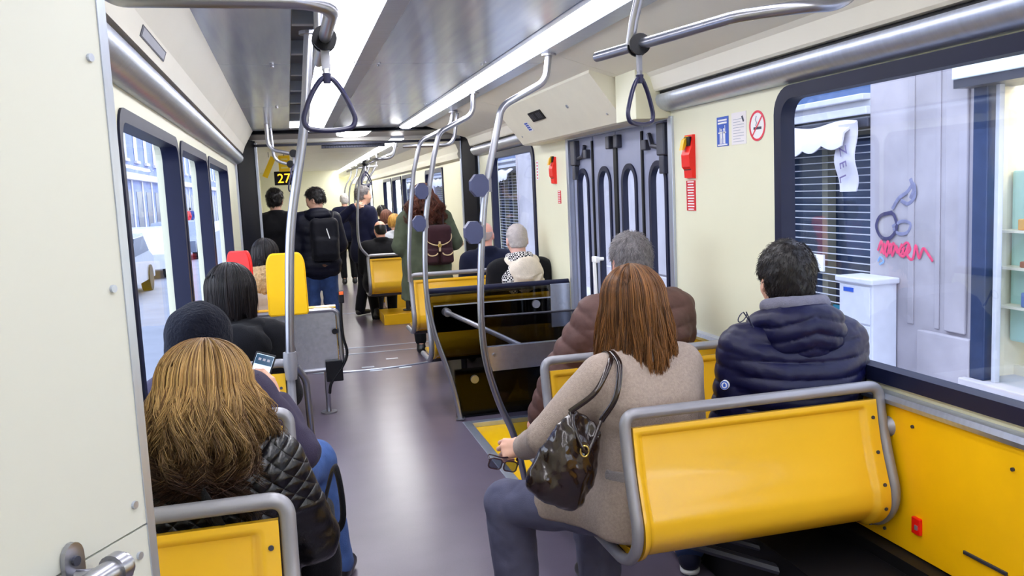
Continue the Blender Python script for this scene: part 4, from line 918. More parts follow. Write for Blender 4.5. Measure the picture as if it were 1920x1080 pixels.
# ================================================================ sculpting: signed distance shapes turned into one continuous surface
def smin(a, b, k):
    if k <= 0: return np.minimum(a, b)
    h = np.maximum(k - np.abs(a - b), 0) / k
    return np.minimum(a, b) - h * h * k * 0.25
def sd(prims, p):
    d = np.full(len(p), 10.0)
    for q in prims:
        t = q[0]
        if t == 'cap':
            _, a, b, ra, rb, k = q; a = np.asarray(a, float); ba = np.asarray(b, float) - a; pa = p - a
            h = np.clip(pa @ ba / max(ba @ ba, 1e-9), 0, 1); e = np.linalg.norm(pa - h[:, None] * ba, axis=1) - (ra + (rb - ra) * h)
            d = smin(d, e, k)
        elif t in ('ell', 'subell'):
            _, c, r, R, k = q; x = p - np.asarray(c, float)
            if R is not None: x = x @ np.asarray(R)
            r = np.asarray(r, float); k0 = np.linalg.norm(x / r, axis=1); k1 = np.linalg.norm(x / (r * r), axis=1) + 1e-9; e = k0 * (k0 - 1) / k1
            d = smin(d, e, k) if t == 'ell' else -smin(-d, e, k)
        elif t == 'rbox':
            _, c, r, R, rad, k = q; x = p - np.asarray(c, float)
            if R is not None: x = x @ np.asarray(R)
            w = np.abs(x) - (np.asarray(r, float) - rad); e = np.linalg.norm(np.maximum(w, 0), axis=1) + np.minimum(w.max(1), 0) - rad
            d = smin(d, e, k)
        elif t == 'cut':
            _, c, n, k = q; e = (p - np.asarray(c, float)) @ (np.asarray(n, float) / np.linalg.norm(n)); d = -smin(-d, -e, k)
        elif t == 'group':
            _, sub, k = q; d = smin(d, sd(sub, p), k)
        elif t == 'subgroup':
            _, sub, k = q; d = -smin(-d, sd(sub, p), k)
        elif t == 'fn': d = q[1](p, d)
    return d
def bounds(prims):
    lo = np.full(3, 1e9); hi = -lo
    for q in prims:
        if q[0] == 'cap':
            for c, r in ((q[1], q[3]), (q[2], q[4])): lo = np.minimum(lo, np.array(c) - r); hi = np.maximum(hi, np.array(c) + r)
        elif q[0] == 'ell' or q[0] == 'rbox': m = float(np.linalg.norm(q[2])) if q[3] is not None else np.array(q[2]); lo = np.minimum(lo, np.array(q[1]) - m); hi = np.maximum(hi, np.array(q[1]) + m)
        elif q[0] == 'group': a, b = bounds(q[1]); lo = np.minimum(lo, a); hi = np.maximum(hi, b)
    return lo, hi
def surf(prims, h, pad=0.03):
    """surface of the shape as (verts, quads)"""
    lo, hi = bounds(prims); lo = lo - pad; hi = hi + pad; B = 6
    nb = np.ceil((hi - lo) / (h * B)).astype(int); n = nb * B
    g = np.stack(np.meshgrid(*[np.arange(k) for k in nb], indexing='ij'), -1).reshape(-1, 3)
    dc = sd(prims, lo + (g * B + B / 2) * h)
    act = np.abs(dc) < h * B * 0.9 + 0.02
    V = np.empty(tuple(n), np.float32)
    V.reshape(nb[0], B, nb[1], B, nb[2], B)[:] = dc.reshape(nb[0], 1, nb[1], 1, nb[2], 1)
    ga = g[act]; off = np.stack(np.meshgrid(*[np.arange(B)] * 3, indexing='ij'), -1).reshape(-1, 3)
    idx = (ga[:, None, :] * B + off[None]).reshape(-1, 3)
    out = np.empty(len(idx), np.float32)
    for s in range(0, len(idx), 400000): out[s:s + 400000] = sd(prims, lo + idx[s:s + 400000] * h)
    V[idx[:, 0], idx[:, 1], idx[:, 2]] = out
    S = V < 0
    c = [S[i:n[0] - 1 + i, j:n[1] - 1 + j, k:n[2] - 1 + k] for i in (0, 1) for j in (0, 1) for k in (0, 1)]
    sm_ = sum(x.astype(np.int8) for x in c); cell = np.argwhere((sm_ > 0) & (sm_ < 8))
    acc = np.zeros((len(cell), 3)); cnt = np.zeros(len(cell))
    cr = np.array([(i, j, k) for i in (0, 1) for j in (0, 1) for k in (0, 1)])
    val = [V[cell[:, 0] + a, cell[:, 1] + b, cell[:, 2] + e] for a, b, e in cr]
    for i in range(8):
        for j in range(i + 1, 8):
            if abs(cr[i] - cr[j]).sum() == 1:
                m = (val[i] < 0) != (val[j] < 0); tt = val[i] / (val[i] - val[j] + 1e-12)
                P = cr[i] + (cr[j] - cr[i]) * tt[:, None]; acc[m] += P[m]; cnt[m] += 1
    verts = lo + (cell + acc / np.maximum(cnt, 1)[:, None]) * h
    ID = np.full(tuple(n), -1, np.int32); ID[cell[:, 0], cell[:, 1], cell[:, 2]] = np.arange(len(cell))
    F_ = []
    for ax in range(3):
        s0 = [slice(1, n[i] - 1) for i in range(3)]; s1 = list(s0); s1[ax] = slice(2, n[ax])
        e = np.argwhere(S[tuple(s0)] != S[tuple(s1)]) + 1
        ins = S[e[:, 0], e[:, 1], e[:, 2]]; u, v = [(1, 2), (2, 0), (0, 1)][ax]
        du = np.zeros(3, int); du[u] = 1; dv_ = np.zeros(3, int); dv_[v] = 1
        q = np.stack([ID[tuple((e - du - dv_).T)], ID[tuple((e - dv_).T)], ID[tuple(e.T)], ID[tuple((e - du).T)]], 1)
        q[~ins] = q[~ins][:, ::-1]; F_.append(q[(q >= 0).all(1)])
    return verts, np.concatenate(F_)
def wob(p, f, s=0.0):
    """smooth pseudo noise in -1..1"""
    a = p * f + s; b = np.sin(a[:, [1, 2, 0]] * 1.31 + 1.7) * 1.2 + a
    return (np.sin(b[:, 0]) * np.cos(b[:, 1] * 1.1 + 0.5) + np.sin(b[:, 1] * 0.9 + 2) * np.cos(b[:, 2]) + np.sin(b[:, 2] * 1.05 + 4) * np.cos(b[:, 0] * 0.95)) / 2.2
def folds(A=0.004, f=22, s=0.0): return ('fn', lambda p, d: d + A * wob(p * np.array([1, 1, 0.55]), f, s) + A * 0.4 * wob(p, f * 2.3, s + 3))

def rotz(a): c, s = math.cos(a), math.sin(a); return np.array([[c, -s, 0], [s, c, 0], [0, 0, 1.0]])
def rotx(a): c, s = math.cos(a), math.sin(a); return np.array([[1.0, 0, 0], [0, c, -s], [0, s, c]])
def roty(a): c, s = math.cos(a), math.sin(a); return np.array([[c, 0, s], [0, 1.0, 0], [-s, 0, c]])
def ik(a, c, l1, l2, pole):
    a, c = np.array(a, float), np.array(c, float); v = c - a; L = np.linalg.norm(v); u = v / L
    if L > (l1 + l2) * 0.995: c = a + u * (l1 + l2) * 0.995; L = (l1 + l2) * 0.995
    x = (l1 * l1 - l2 * l2 + L * L) / (2 * L); y = math.sqrt(max(l1 * l1 - x * x, 0)); w = np.array(pole, float); w -= u * w.dot(u); w /= np.linalg.norm(w) + 1e-9
    return a + u * x + w * y, c

SKIN = mat('skin', (226, 176, 152), 0.5, var=0.05, vscale=14, bump=0.03, bscale=120)
SKIN2 = mat('ruddy_skin', (222, 160, 138), 0.5, var=0.06, vscale=14, bump=0.03, bscale=120)
def cloth(name, col, rough=0.85, var=0.10, bump=0.25, bscale=260, sheen=0.06, **k): return mat(name, col, rough, 0.0, var=var, vscale=k.pop('vscale', 14), bump=bump, bscale=bscale, sheen=sheen, spec=.15, **k)

def hair_mat(name, c1, c2, c3=None, rough=0.42):
    if name in MATS: return MATS[name]
    m = bpy.data.materials.new(name); m.use_nodes = True; n, l = m.node_tree.nodes, m.node_tree.links; b = n['Principled BSDF']
    at = n.new('ShaderNodeAttribute'); at.attribute_name = 'tone'
    nz = n.new('ShaderNodeTexNoise'); nz.inputs['Scale'].default_value = 60
    r = n.new('ShaderNodeValToRGB'); r.color_ramp.elements[0].color = lin(c1); r.color_ramp.elements[1].color = lin(c2); l.new(at.outputs['Fac'], r.inputs[0])
    src = r.outputs[0]
    if c3 is not None:
        al = n.new('ShaderNodeAttribute'); al.attribute_name = 'along'; mr = n.new('ShaderNodeMapRange'); mr.inputs['From Min'].default_value = 0.45; mr.inputs['From Max'].default_value = 0.86; l.new(al.outputs['Fac'], mr.inputs['Value'])
        mx = n.new('ShaderNodeMix'); mx.data_type = 'RGBA'; l.new(mr.outputs[0], mx.inputs['Factor']); l.new(src, mx.inputs['A']); mx.inputs['B'].default_value = lin(c3); src = mx.outputs['Result']
    l.new(src, b.inputs['Base Color']); b.inputs['Roughness'].default_value = rough; b.inputs['Specular IOR Level'].default_value = 0.4
    MATS[name] = m; return m

def strand_mesh(paths, r0, seg=3, taper=0.25):
    """paths: (n, k, 3) array -> verts, faces of tapered tubes"""
    n, k, _ = paths.shape
    T = np.gradient(paths, axis=1); T /= np.linalg.norm(T, axis=2, keepdims=True) + 1e-9
    ref = np.array([0.31, 0.52, 0.79]); N = np.cross(T, ref); N /= np.linalg.norm(N, axis=2, keepdims=True) + 1e-9; Bn = np.cross(T, N)
    rad = (np.asarray(r0).reshape(-1, 1) * np.linspace(1, taper, k)[None])[..., None]
    ring = [paths + rad * (math.cos(2 * PI * s / seg) * N + math.sin(2 * PI * s / seg) * Bn) for s in range(seg)]
    V = np.stack(ring, 2).reshape(-1, 3)
    base = (np.arange(n)[:, None, None] * k + np.arange(k - 1)[None, :, None]) * seg; s = np.arange(seg)[None, None]; s2 = (s + 1) % seg
    Fq = np.stack([base + s, base + s2, base + seg + s2, base + seg + s], -1).reshape(-1, 4)
    return V, Fq
def set_attr(o, name, vals):
    a = o.data.attributes.new(name, 'FLOAT', 'POINT'); a.data.foreach_set('value', np.asarray(vals, np.float32))

class Person:
    def __init__(s, label, base, face=0.0, H=1.0, sit=True, lean=0.0, side=0.0, twist=0.0, head=(0, 0, 0), headoff=(0, 0, 0), sk=SKIN, wide=1.0, h=0.010, name='person', group=None, fat=0.0):
        s.t = thing(name, label, 'person', tuple(base), group); s.R = rotz(math.radians(face)); s.b = np.array(base, float); s.h = h; s.sk = sk; s.H = H; s.wide = wide; s.fat = fat; s.sit = sit
        z0 = 0.0 if sit else 0.86
        tl = lambda z: np.array([side * (z - .09), lean * (z - .09), z])
        J = {}
        for nme, z in (('pel', .09), ('waist', .26), ('chest', .44), ('neck', .60)): q = tl(z) * H; J[nme] = q + (0, 0, z0)
        J['head'] = tl(.765) * H + np.array([0, .035 * H, z0]) + np.array(headoff)
        tw = rotz(math.radians(twist)); s.tw = tw
        for sg, c in ((-1, 'L'), (1, 'R')):
            J['sh' + c] = tl(.545) * H + np.array([0, 0, z0]) + tw @ np.array([sg * .175 * wide, 0, 0]) * H
            J['hip' + c] = J['pel'] + np.array([sg * .088 * wide, .01, -.005]) * H
        J['rt'] = tw @ np.array([1.0, 0, 0]); J['fw'] = tw @ np.array([0, 1.0, 0]); s.J = J; s.prims = []; s.hands = []
        s.Rh = rotz(math.radians(head[0])) @ rotx(math.radians(-head[1])) @ roty(math.radians(head[2]))
    def loc(s, w): return s.R.T @ (np.array(w, float) - s.b)
    def arm(s, c, wrist, pole=(0, -0.3, -1), l1=.285, l2=.255, world=False):
        w = s.loc(wrist) if world else np.array(wrist, float)
        pl = np.array(pole, float) + np.array([(-.35 if c == 'L' else .35), 0, 0])
        s.J['el' + c], s.J['wr' + c] = ik(s.J['sh' + c], w, l1 * s.H, l2 * s.H, pl); return s
    def leg(s, c, ankle=None, knee=None, world=False):
        sg = -1 if c == 'L' else 1
        if ankle is None: ankle = s.J['hip' + c] + (np.array([sg * .03, .43, -.365]) * s.H if s.sit else np.array([sg * .01, .01, -.80]) * s.H); world = False
        a = s.loc(ankle) if world else np.array(ankle, float)
        if not s.sit: a[2] = max(a[2], .085)
        pole = (0.12 * sg, 1, .8) if s.sit else (0.1 * sg, 1, 0)
        if knee is not None: s.J['kn' + c] = s.loc(knee) if world else np.array(knee, float); s.J['an' + c] = a; return s
        s.J['kn' + c], s.J['an' + c] = ik(s.J['hip' + c], a, .43 * s.H, .41 * s.H, pole); return s
    def torso(s, g=0.0, k=.07):
        J, H, w = s.J, s.H, s.wide; rt = J['rt']; o = s.fat
        P = [('cap', J['pel'] - rt * .07 * w * H, J['pel'] + rt * .07 * w * H, (.112 + o) * H + g, (.112 + o) * H + g, 0),
             ('cap', J['waist'] - rt * .06 * w * H, J['waist'] + rt * .06 * w * H, (.098 + o) * H + g, (.098 + o) * H + g, k),
             ('cap', J['chest'] - rt * .075 * w * H, J['chest'] + rt * .075 * w * H, .104 * H + o * .6 + g, .104 * H + o * .6 + g, k),
             ('cap', J['shL'] * .9 + J['shR'] * .1 - np.array([0, 0, .02]), J['shR'] * .9 + J['shL'] * .1 - np.array([0, 0, .02]), .060 * H + g, .060 * H + g, .06),
             ('cap', J['neck'] - np.array([0, .0, .03]), (J['shL'] + J['neck']) / 2 - np.array([0, 0, .02]), .045 * H + g * .8, .048 * H + g, .05), ('cap', J['neck'] - np.array([0, 0, .03]), (J['shR'] + J['neck']) / 2 - np.array([0, 0, .02]), .045 * H + g * .8, .048 * H + g, .05)]
        return P
    def arms(s, g=0.0, k=.04, upto=1.0, only=None, cuff=0.0):
        P = []
        for c in 'LR':
            if only and c not in only or 'el' + c not in s.J: continue
            a, e, w = s.J['sh' + c], s.J['el' + c], s.J['wr' + c]; H = s.H
            P += [('cap', a, e, .052 * H + g, .042 * H + g, k), ('cap', e, e + (w - e) * upto, .042 * H + g, .030 * H + g * .9 + cuff, .015)]
        return P
    def legs(s, g=0.0, k=.04, upto=1.0, only=None):
        P = []
        for c in 'LR':
            if only and c not in only or 'kn' + c not in s.J: continue
            a, e, w = s.J['hip' + c], s.J['kn' + c], s.J['an' + c]; H = s.H
            P += [('cap', a, e, .080 * H + g, .056 * H + g, k), ('cap', e, e + (w - e) * upto, .053 * H + g, .038 * H + g, .03)]
        return P
    def headp(s):
        J, Rh, H = s.J, s.Rh, s.H; c = J['head']; at = lambda x, y, z: c + Rh @ np.array([x, y, z]) * H
        E = lambda x, y, z, r, k, t='ell': (t, at(x, y, z), np.array(r) * H, Rh, k)
        P = [E(0, -.012, .028, (.075, .095, .088), 0), E(0, .028, -.022, (.064, .066, .078), .04), E(0, .046, -.075, (.040, .040, .036), .035),
             E(0, .088, -.018, (.013, .020, .030), .018), E(0, .097, -.034, (.017, .014, .012), .012), E(.034, .060, -.034, (.026, .022, .022), .025), E(-.034, .060, -.034, (.026, .022, .022), .025),
             E(0, .074, .014, (.050, .018, .013), .02), E(.030, .092, -.004, (.014, .014, .010), .010, 'subell'), E(-.030, .092, -.004, (.014, .014, .010), .010, 'subell'),
             E(.030, .075, -.004, (.0125, .0125, .0125), .002), E(-.030, .075, -.004, (.0125, .0125, .0125), .002),
             E(0, .082, -.058, (.023, .012, .006), .005), E(0, .081, -.068, (.019, .012, .007), .005)]
        for sg in (-1, 1): P += [E(sg * .079, -.010, -.014, (.011, .020, .032), .008), E(sg * .088, -.006, -.012, (.006, .011, .020), .005, 'subell')]
        P += [('cap', at(0, -.022, -.03), J['neck'] + np.array([0, -.005, -.03]), .054 * H, .060 * H, .03)]
        return P
    def hand(s, c, dir_, nrm, curl=(0.5, 0.6, 0.4), thumb=0.5, world=True):
        """palm, four bent fingers and a thumb at the wrist; dir_: wrist to knuckles, nrm: out of the palm"""
        d = np.array(dir_, float); n = np.array(nrm, float)
        if world: d = s.R.T @ d; n = s.R.T @ n
        d /= np.linalg.norm(d); n -= d * n.dot(d); n /= np.linalg.norm(n); lat = np.cross(d, n) * (1 if c == 'R' else -1)
        w = s.J['wr' + c]; k = s.H; P = [('cap', w - d * .05, w + d * .012, .029 * k, .026 * k, 0)]
        offs = (.031, .0105, -.0095, -.028); base = []
        for i, o in enumerate(offs):
            kn = w + (d * (.090 - .006 * abs(i - 1.2)) + lat * o + n * (.002 - .004 * (i == 1))) * k; base.append(kn); P.append(('cap', w + (d * .012 + lat * o * .55) * k, kn, .0145 * k, .0108 * k, .014))
        P.append(('cap', w + (d * .03 + lat * .02 + n * .008) * k, w + (d * .06 + lat * .018 + n * .006) * k, .016 * k, .013 * k, .012))
        P.append(('cap', w + (d * .03 - lat * .02 + n * .008) * k, w + (d * .065 - lat * .018 + n * .005) * k, .014 * k, .012 * k, .012))
        ln = ((.043, .026, .020), (.048, .030, .022), (.044, .027, .021), (.034, .021, .018))
        for i in range(4):
            p = base[i]; a = 0.0
            for j in range(3):
                a += curl[j] * (1 + .08 * (i - 1)); sp = lat * (.06 * (1.5 - i)) * (1 if j == 0 else .3); v = d * math.cos(a) + n * math.sin(a) + sp; v /= np.linalg.norm(v); q = p + v * ln[i][j] * k
                P.append(('cap', p, q, (.0096 - .0011 * j) * k, (.0088 - .0011 * j) * k, .003)); p = q
        p = w + (d * .022 + lat * .024 + n * .006) * k; v = d * .62 + lat * (.75 - .5 * thumb) + n * (.15 + .6 * thumb); v /= np.linalg.norm(v); q = p + v * .042 * k
        P.append(('cap', w + (d * .008 + lat * .012) * k, p, .015 * k, .0135 * k, .012)); P.append(('cap', p, q, .0125 * k, .0105 * k, .006)); v2 = v * .8 + d * .3 + n * .45 * thumb - lat * .3 * thumb; v2 /= np.linalg.norm(v2); P.append(('cap', q, q + v2 * .032 * k, .0102 * k, .0075 * k, .003))
        s.hands.append(P); return s
    def put(s, name, V, Fq, m, par=None):
        Wd = V @ s.R.T + s.b
        o = link(name, Wd, Fq, m, par if par is not None else s.t, True); return o
    def mesh(s, name, prims, m, h=None, par=None):
        V, Fq = surf(prims, h or s.h); return s.put(name, V, Fq, m, par)
    def body(s, fine=None):
        P = s.headp() + [('group', s.torso(), .03)] + s.arms() + [('group', s.legs(), .03)]
        for c in 'LR':
            if 'wr' + c in s.J and not s.hands: w, e = s.J['wr' + c], s.J['el' + c]; d = (w - e) / np.linalg.norm(w - e); P.append(('ell', w + d * .07, (.04, .04, .04), None, .03))
        for c in 'LR':
            if 'an' + c in s.J: a = s.J['an' + c]; P.append(('cap', a - np.array([0, .02, .03]), a + np.array([0, .14, -.045]), .034, .028, .02))
        V, Fq = surf(P, fine or max(s.h, .006))
        for hp in s.hands: v2, f2 = surf(hp, .0034 if s.h <= .010 else .006, .01); Fq = np.concatenate([Fq, f2 + len(V)]); V = np.concatenate([V, v2])
        return s.put('body', V, Fq, s.sk)
    def eyes(s):
        for sg in (-1, 1):
            c = s.J['head'] + s.Rh @ np.array([sg * .030, .0785, -.004]) * s.H; f = s.Rh @ np.array([0, 1.0, 0])
            b = MB(); c = s.R @ c + s.b; f = s.R @ f; b.cyl(c + f * .006, c + f * .0105, .0055, 12); b.build('iris', INK, s.t)
    def shoes(s, m, only='LR', sole=None, yaw=0.0):
        for c in only:
            if 'an' + c not in s.J: continue
            a = s.J['an' + c]; kn = s.J['kn' + c]; yw = rotz(yaw); f = yw @ np.array([0, 1.0, 0]); gz = -s.b[2] if s.sit else -s.b[2]
            zb = s.loc(np.array([0, 0, 0.0]))[2]; g = lambda u, z, x=0.0: np.array([a[0], a[1], 0]) + f * u + yw @ np.array([x, 0, 0]) + np.array([0, 0, zb + z])
            P = [('cap', g(-.035, .05), g(.02, .055), .038, .040, 0), ('cap', g(.02, .05), g(.155, .036), .038, .034, .03), ('cap', g(.06, .036, .012), g(.15, .034, .010), .034, .030, .02), ('cap', g(-.02, .06), np.array([a[0], a[1], zb + .12]), .042, .044, .03), ('cut', g(0, .012), (0, 0, -1), 0)]
            o = s.mesh('shoe', P, m, min(s.h, .008))
            if sole is not None:
                Q = [('cap', g(-.035, .02), g(.155, .02), .042, .038, 0), ('cap', g(.06, .02, .014), g(.15, .02, .012), .038, .034, .02), ('cut', g(0, .024), (0, 0, 1), 0), ('cut', g(0, .003), (0, 0, -1), 0)]
                s.mesh('sole', Q, sole, min(s.h, .008), o)
    def cap_prims(s, t=.014, back=-.075, front=.055, noise=.006, seed=0.0):
        J, Rh, H = s.J, s.Rh, s.H; c = J['head']; at = lambda x, y, z: c + Rh @ np.array([x, y, z]) * H
        P = [('ell', at(0, -.014, .030), np.array([.075 + t, .095 + t, .088 + t]) * H, Rh, 0), ('ell', at(0, -.045, -.03), np.array([.062 + t * .6, .060 + t * .5, .070]) * H, Rh, .03)]
        n1 = Rh @ np.array([0, 1.0, -.62]); P.append(('cut', at(0, front, .055), n1, .015)); P.append(('cut', at(0, 0, back), Rh @ np.array([0, 0, -1.0]), .01))
        for sg in (-1, 1): P.append(('subell', at(sg * .088, .012, -.035), np.array([.03, .040, .042]) * H, Rh, .008))
        if noise: P.append(('fn', lambda p, d: d + noise * wob(p, 60, seed) * .6 + noise * .5 * wob(p, 130, seed + 1)))
        return P
    def hair_short(s, m, n=2500, L=.022, t=.012, back=-.075, front=.055, r=.0009, lift=.5, seed=1, thin=None):
        P = s.cap_prims(t, back, front, seed=seed); V, Fq = surf(P, min(s.h, .008))
        o = s.put('hair', V, Fq, m); rng = np.random.default_rng(seed)
        tone0 = rng.random(len(V)) * .3
        set_attr(o, 'tone', tone0)
        e = 1e-3; pick = rng.integers(0, len(V), n); Q = V[pick] + rng.normal(0, .003, (n, 3))
        N = np.stack([sd(P, Q + np.eye(3)[i] * e) - sd(P, Q - np.eye(3)[i] * e) for i in range(3)], 1); N /= np.linalg.norm(N, axis=1, keepdims=True) + 1e-9
        crown = s.J['head'] + s.Rh @ np.array([0.01, -.05, .125]) * s.H; tdir = Q - crown; tdir -= N * (tdir * N).sum(1, keepdims=True); tdir /= np.linalg.norm(tdir, axis=1, keepdims=True) + 1e-9
        dr = tdir + N * lift + rng.normal(0, .28, (n, 3)); dr /= np.linalg.norm(dr, axis=1, keepdims=True); Ls = (L * (0.6 + .8 * rng.random(n)))[:, None]
        u = np.linspace(0, 1, 4); paths = np.stack([Q - N * .002 + dr * Ls * q - N * Ls * .25 * q * q + np.array([0, 0, -1]) * Ls * .12 * q * q for q in u], 1)
        V2, F2 = strand_mesh(paths, np.full(n, r), 3, .3); so = s.put('strands', V2, F2, m, o); set_attr(so, 'tone', np.repeat(rng.random(n), 12)); tag(so, kind='stuff'); return o
    def hair_long(s, m, drop=.25, n=2200, rx=.098, ry=.115, rz=.118, flare=0.0, taper=0.0, wave=.006, wl=.10, open_=62, r=.0013, seed=3, part=0.0, jit=.03, core=True, flick=0.0, back=0.0, clump=40, shift=(0, 0, 0), mixp=.5, wpow=1.0, tpow=2, root=0.0):
        rng = np.random.default_rng(seed); c = s.J['head']; Rh = s.Rh; H = s.H
        phi = np.radians(open_) + rng.random(n) * (2 * PI - 2 * np.radians(open_)); lay = 0.80 + 0.22 * rng.random(n) ** 0.7
        cl = (phi * clump / (2 * PI)).astype(int); cph = rng.random(400)[cl] * 6.28 + rng.normal(0, mixp, n); camp = (0.5 + rng.random(400))[cl] * (0.7 + .6 * rng.random(n)); clen = rng.normal(0, jit * .7, 400)[cl]
        K = 20; th0 = .06 + .9 * rng.random(n) * (rng.random(n) < .55); out = np.zeros((n, K, 3)); th = np.linspace(0, 1, 9)
        sx, cy_ = np.sin(phi), np.cos(phi); D = drop * (1 + 0 * phi) + clen + rng.normal(0, jit, n) * .5
        total = 1.0
        for j in range(K):
            if j < 9:
                a = th0 + (PI / 2 - th0) * th[j]; R_ = np.sin(a); x = rx * R_ * sx; y = ry * R_ * cy_; z = rz * np.cos(a); f = lay * 1.0; tt = np.zeros(n)
            else:
                tt = np.full(n, (j - 8) / (K - 9)); prof = 1 + flare * np.sin(np.minimum(tt * 1.25, 1) * PI / 2) - taper * tt ** tpow
                x = rx * sx * prof; y = ry * cy_ * prof; z = -D * tt
                f = lay
            wv = wave * (tt ** wpow + .12) * camp; x2 = x * f + wv * np.sin(tt * D / wl * 6.28 + cph) + part * .0; y2 = y * f + wv * np.cos(tt * D / wl * 6.28 + cph * 1.7) - back * tt
            out[:, j, 0] = x2 + flick * tt ** 3 * np.sign(sx) * np.abs(sx) ; out[:, j, 1] = y2 - .014; out[:, j, 2] = z * (f if j < 9 else 1) + .022
        # gravity: hair hangs along the body vertical, so rotate only the cap part
        P0 = out * H; top = P0[:, 8:9, :].copy(); Wd = np.empty_like(P0); Wd[:, :9] = P0[:, :9] @ Rh.T; tr = top @ Rh.T; Wd[:, 9:] = P0[:, 9:] - top; RY = rotz(math.atan2(-Rh[0, 1], Rh[1, 1])); Wd[:, 9:] = Wd[:, 9:] @ RY.T + tr
        Wd += c + np.array(shift)
        V, Fq = strand_mesh(Wd, r * (0.7 + .6 * rng.random(n)), 3, .45)
        tone = np.repeat(np.clip(rng.normal(.45, .30, n) + (camp - 1) * .30, 0, 1), K * 3); along = np.tile(np.repeat(np.linspace(0, 1, K), 3), n)
        if root: tone = tone * np.clip(.15 + along / root, 0, 1)
        par = None
        if core:
            G = []; f = .86
            G.append(('ell', c + Rh @ np.array([0, -.014, .022]) * H, np.array([rx * f, ry * f, rz * f]) * H, Rh, 0))
            G.append(('cut', c + Rh @ np.array([0, .045, 0]) * H, Rh @ np.array([0, 1.0, -.35]), .02))
            bq = c + Rh @ np.array([0, -.03, .0]) * H + np.array(shift) * .5
            G.append(('ell', bq + np.array([0, -back * .5 - .004, -drop * .42]), np.array([rx * (f - .06) * (1 + flare * .5), ry * .62, drop * .55 + .03]) * H, RY, .04))
            cv, cf = surf(G, min(s.h, .010)); par = s.put('hair', cv, cf, m); set_attr(par, 'tone', np.full(len(cv), .12)); set_attr(par, 'along', np.clip((c[2] + .02 - cv[:, 2]) / (drop + .02), 0, 1))
        o = s.put('strands' if par else 'hair', V, Fq, m, par); set_attr(o, 'tone', tone); set_attr(o, 'along', along); tag(o, kind='stuff'); return par or o
def puffz(pitch, amp, z0=0.0, wv=.010): return ('fn', lambda p, d: d - amp * (np.abs(np.sin(PI * (p[:, 2] - z0 + wv * np.sin(p[:, 0] * 9 + 1)) / pitch)) ** .55 - .6))
def puffseg(a, b, pitch, amp):
    a = np.array(a); L = np.array(b) - a; Ln = np.linalg.norm(L); u = L / Ln
    return ('fn', lambda p, d: d - amp * (np.abs(np.sin(PI * ((p - a) @ u) / pitch)) ** .55 - .6))
def collar(s, r=.066, hgt=.05, th=.010, g=.0, back=.01):
    n = s.J['neck']; P = []
    for i in range(18):
        a = 2 * PI * i / 18; b_ = 2 * PI * (i + 1) / 18
        q = lambda t_, z: n + np.array([math.sin(t_) * r, math.cos(t_) * r * .95 - back, z - .012 * math.cos(t_)])
        P += [('cap', q(a, -.015), q(b_, -.015), th * 1.3, th * 1.3, .012), ('cap', q(a, hgt), q(b_, hgt), th, th, .02), ('cap', q(a, hgt * .5), q(b_, hgt * .5), th, th, .02)]
    return P
# ================================================================ passengers
import time as _t
T0 = _t.time()
def lap(p, spread=.12, y=.30, z=.20):
    p.arm('L', p.J['pel'] + np.array([-spread, y, z - .09])); p.arm('R', p.J['pel'] + np.array([spread, y, z - .09])); return p
JEAN = cloth('blue_jeans', (70, 98, 156), .8, var=.2, bscale=200); DJEAN = cloth('dark_jeans', (46, 62, 104), .8, var=.2)
BLKC = cloth('black_coat_cloth', (13, 13, 19), .85); NAVC = cloth('navy_coat_cloth', (15, 19, 42), .85); BLKT = cloth('black_trousers', (13, 13, 18), .8)
SHOEB = mat('black_shoe_leather', (20, 20, 24), .35, coat=.2)
GREYHAIR = hair_mat('grey_hair', (92, 88, 92), (176, 170, 172)); DARKHAIR = hair_mat('black_hair', (14, 12, 14), (44, 36, 36), rough=.38); BROWNHAIR = hair_mat('auburn_hair', (62, 36, 20), (158, 106, 58), rough=.36)

# --- woman in the beige coat, nearest bench, aisle side
coat = cloth('beige_wool_coat', (172, 156, 146), .95, var=.12, bump=.5, bscale=420, sheen=.15, vscale=120)
p = Person('person with auburn hair in a beige wool coat sitting on the nearest bench', (1.165, 2.70, .448), face=8, H=1.015, lean=.10, side=.0, twist=6, head=(0, 6, 0), h=.008)
p.arm('L', W(985, 838, Y=3.02), pole=(-.6, -.5, -.6), world=True); p.arm('R', p.J['pel'] + np.array([.10, .30, .10]))
kn = W(938, 935, Y=3.12); p.leg('L', ankle=(kn[0] + .06, kn[1] + .02, .09), knee=kn + np.array([.03, 0, -.02]), world=True); p.leg('R', ankle=(1.12, 3.16, .09), knee=(1.10, 3.14, .52), world=True)
hd = np.array([-0.75, .45, -.12]); p.hand('L', hd, (.35, .75, -.5), curl=(.9, 1.1, .7), thumb=.8)
p.body(.007)
g = .030
P = p.torso(g, .08) + [('group', p.arms(.022, .045, .97), .03)]
hm = p.J['pel']; P += [('cap', hm + np.array([-.09, -.01, -.03]), hm + np.array([.09, -.01, -.03]), .142, .142, .07), ('cap', p.J['hipL'] + np.array([-.02, .04, .0]), p.J['hipL'] * .45 + p.J['knL'] * .55 + np.array([0, 0, .01]), .118, .105, .05), ('cap', p.J['hipR'], p.J['hipR'] * .45 + p.J['knR'] * .55, .112, .10, .05),
      ('cap', hm + np.array([-.13, .05, -.05]), hm + np.array([-.10, .16, -.10]), .075, .06, .06)]
P += [folds(.0045, 17, 1.0), ('cut', p.loc((0, 0, .452)), (0, 0, -1), .02)]
jk = p.mesh('coat', P, coat, .0075)
cl = cloth('grey_collar_cloth', (150, 144, 146), .9, bump=.4)
p.mesh('collar', collar(p, .070, .035, .014) , cl, .006)
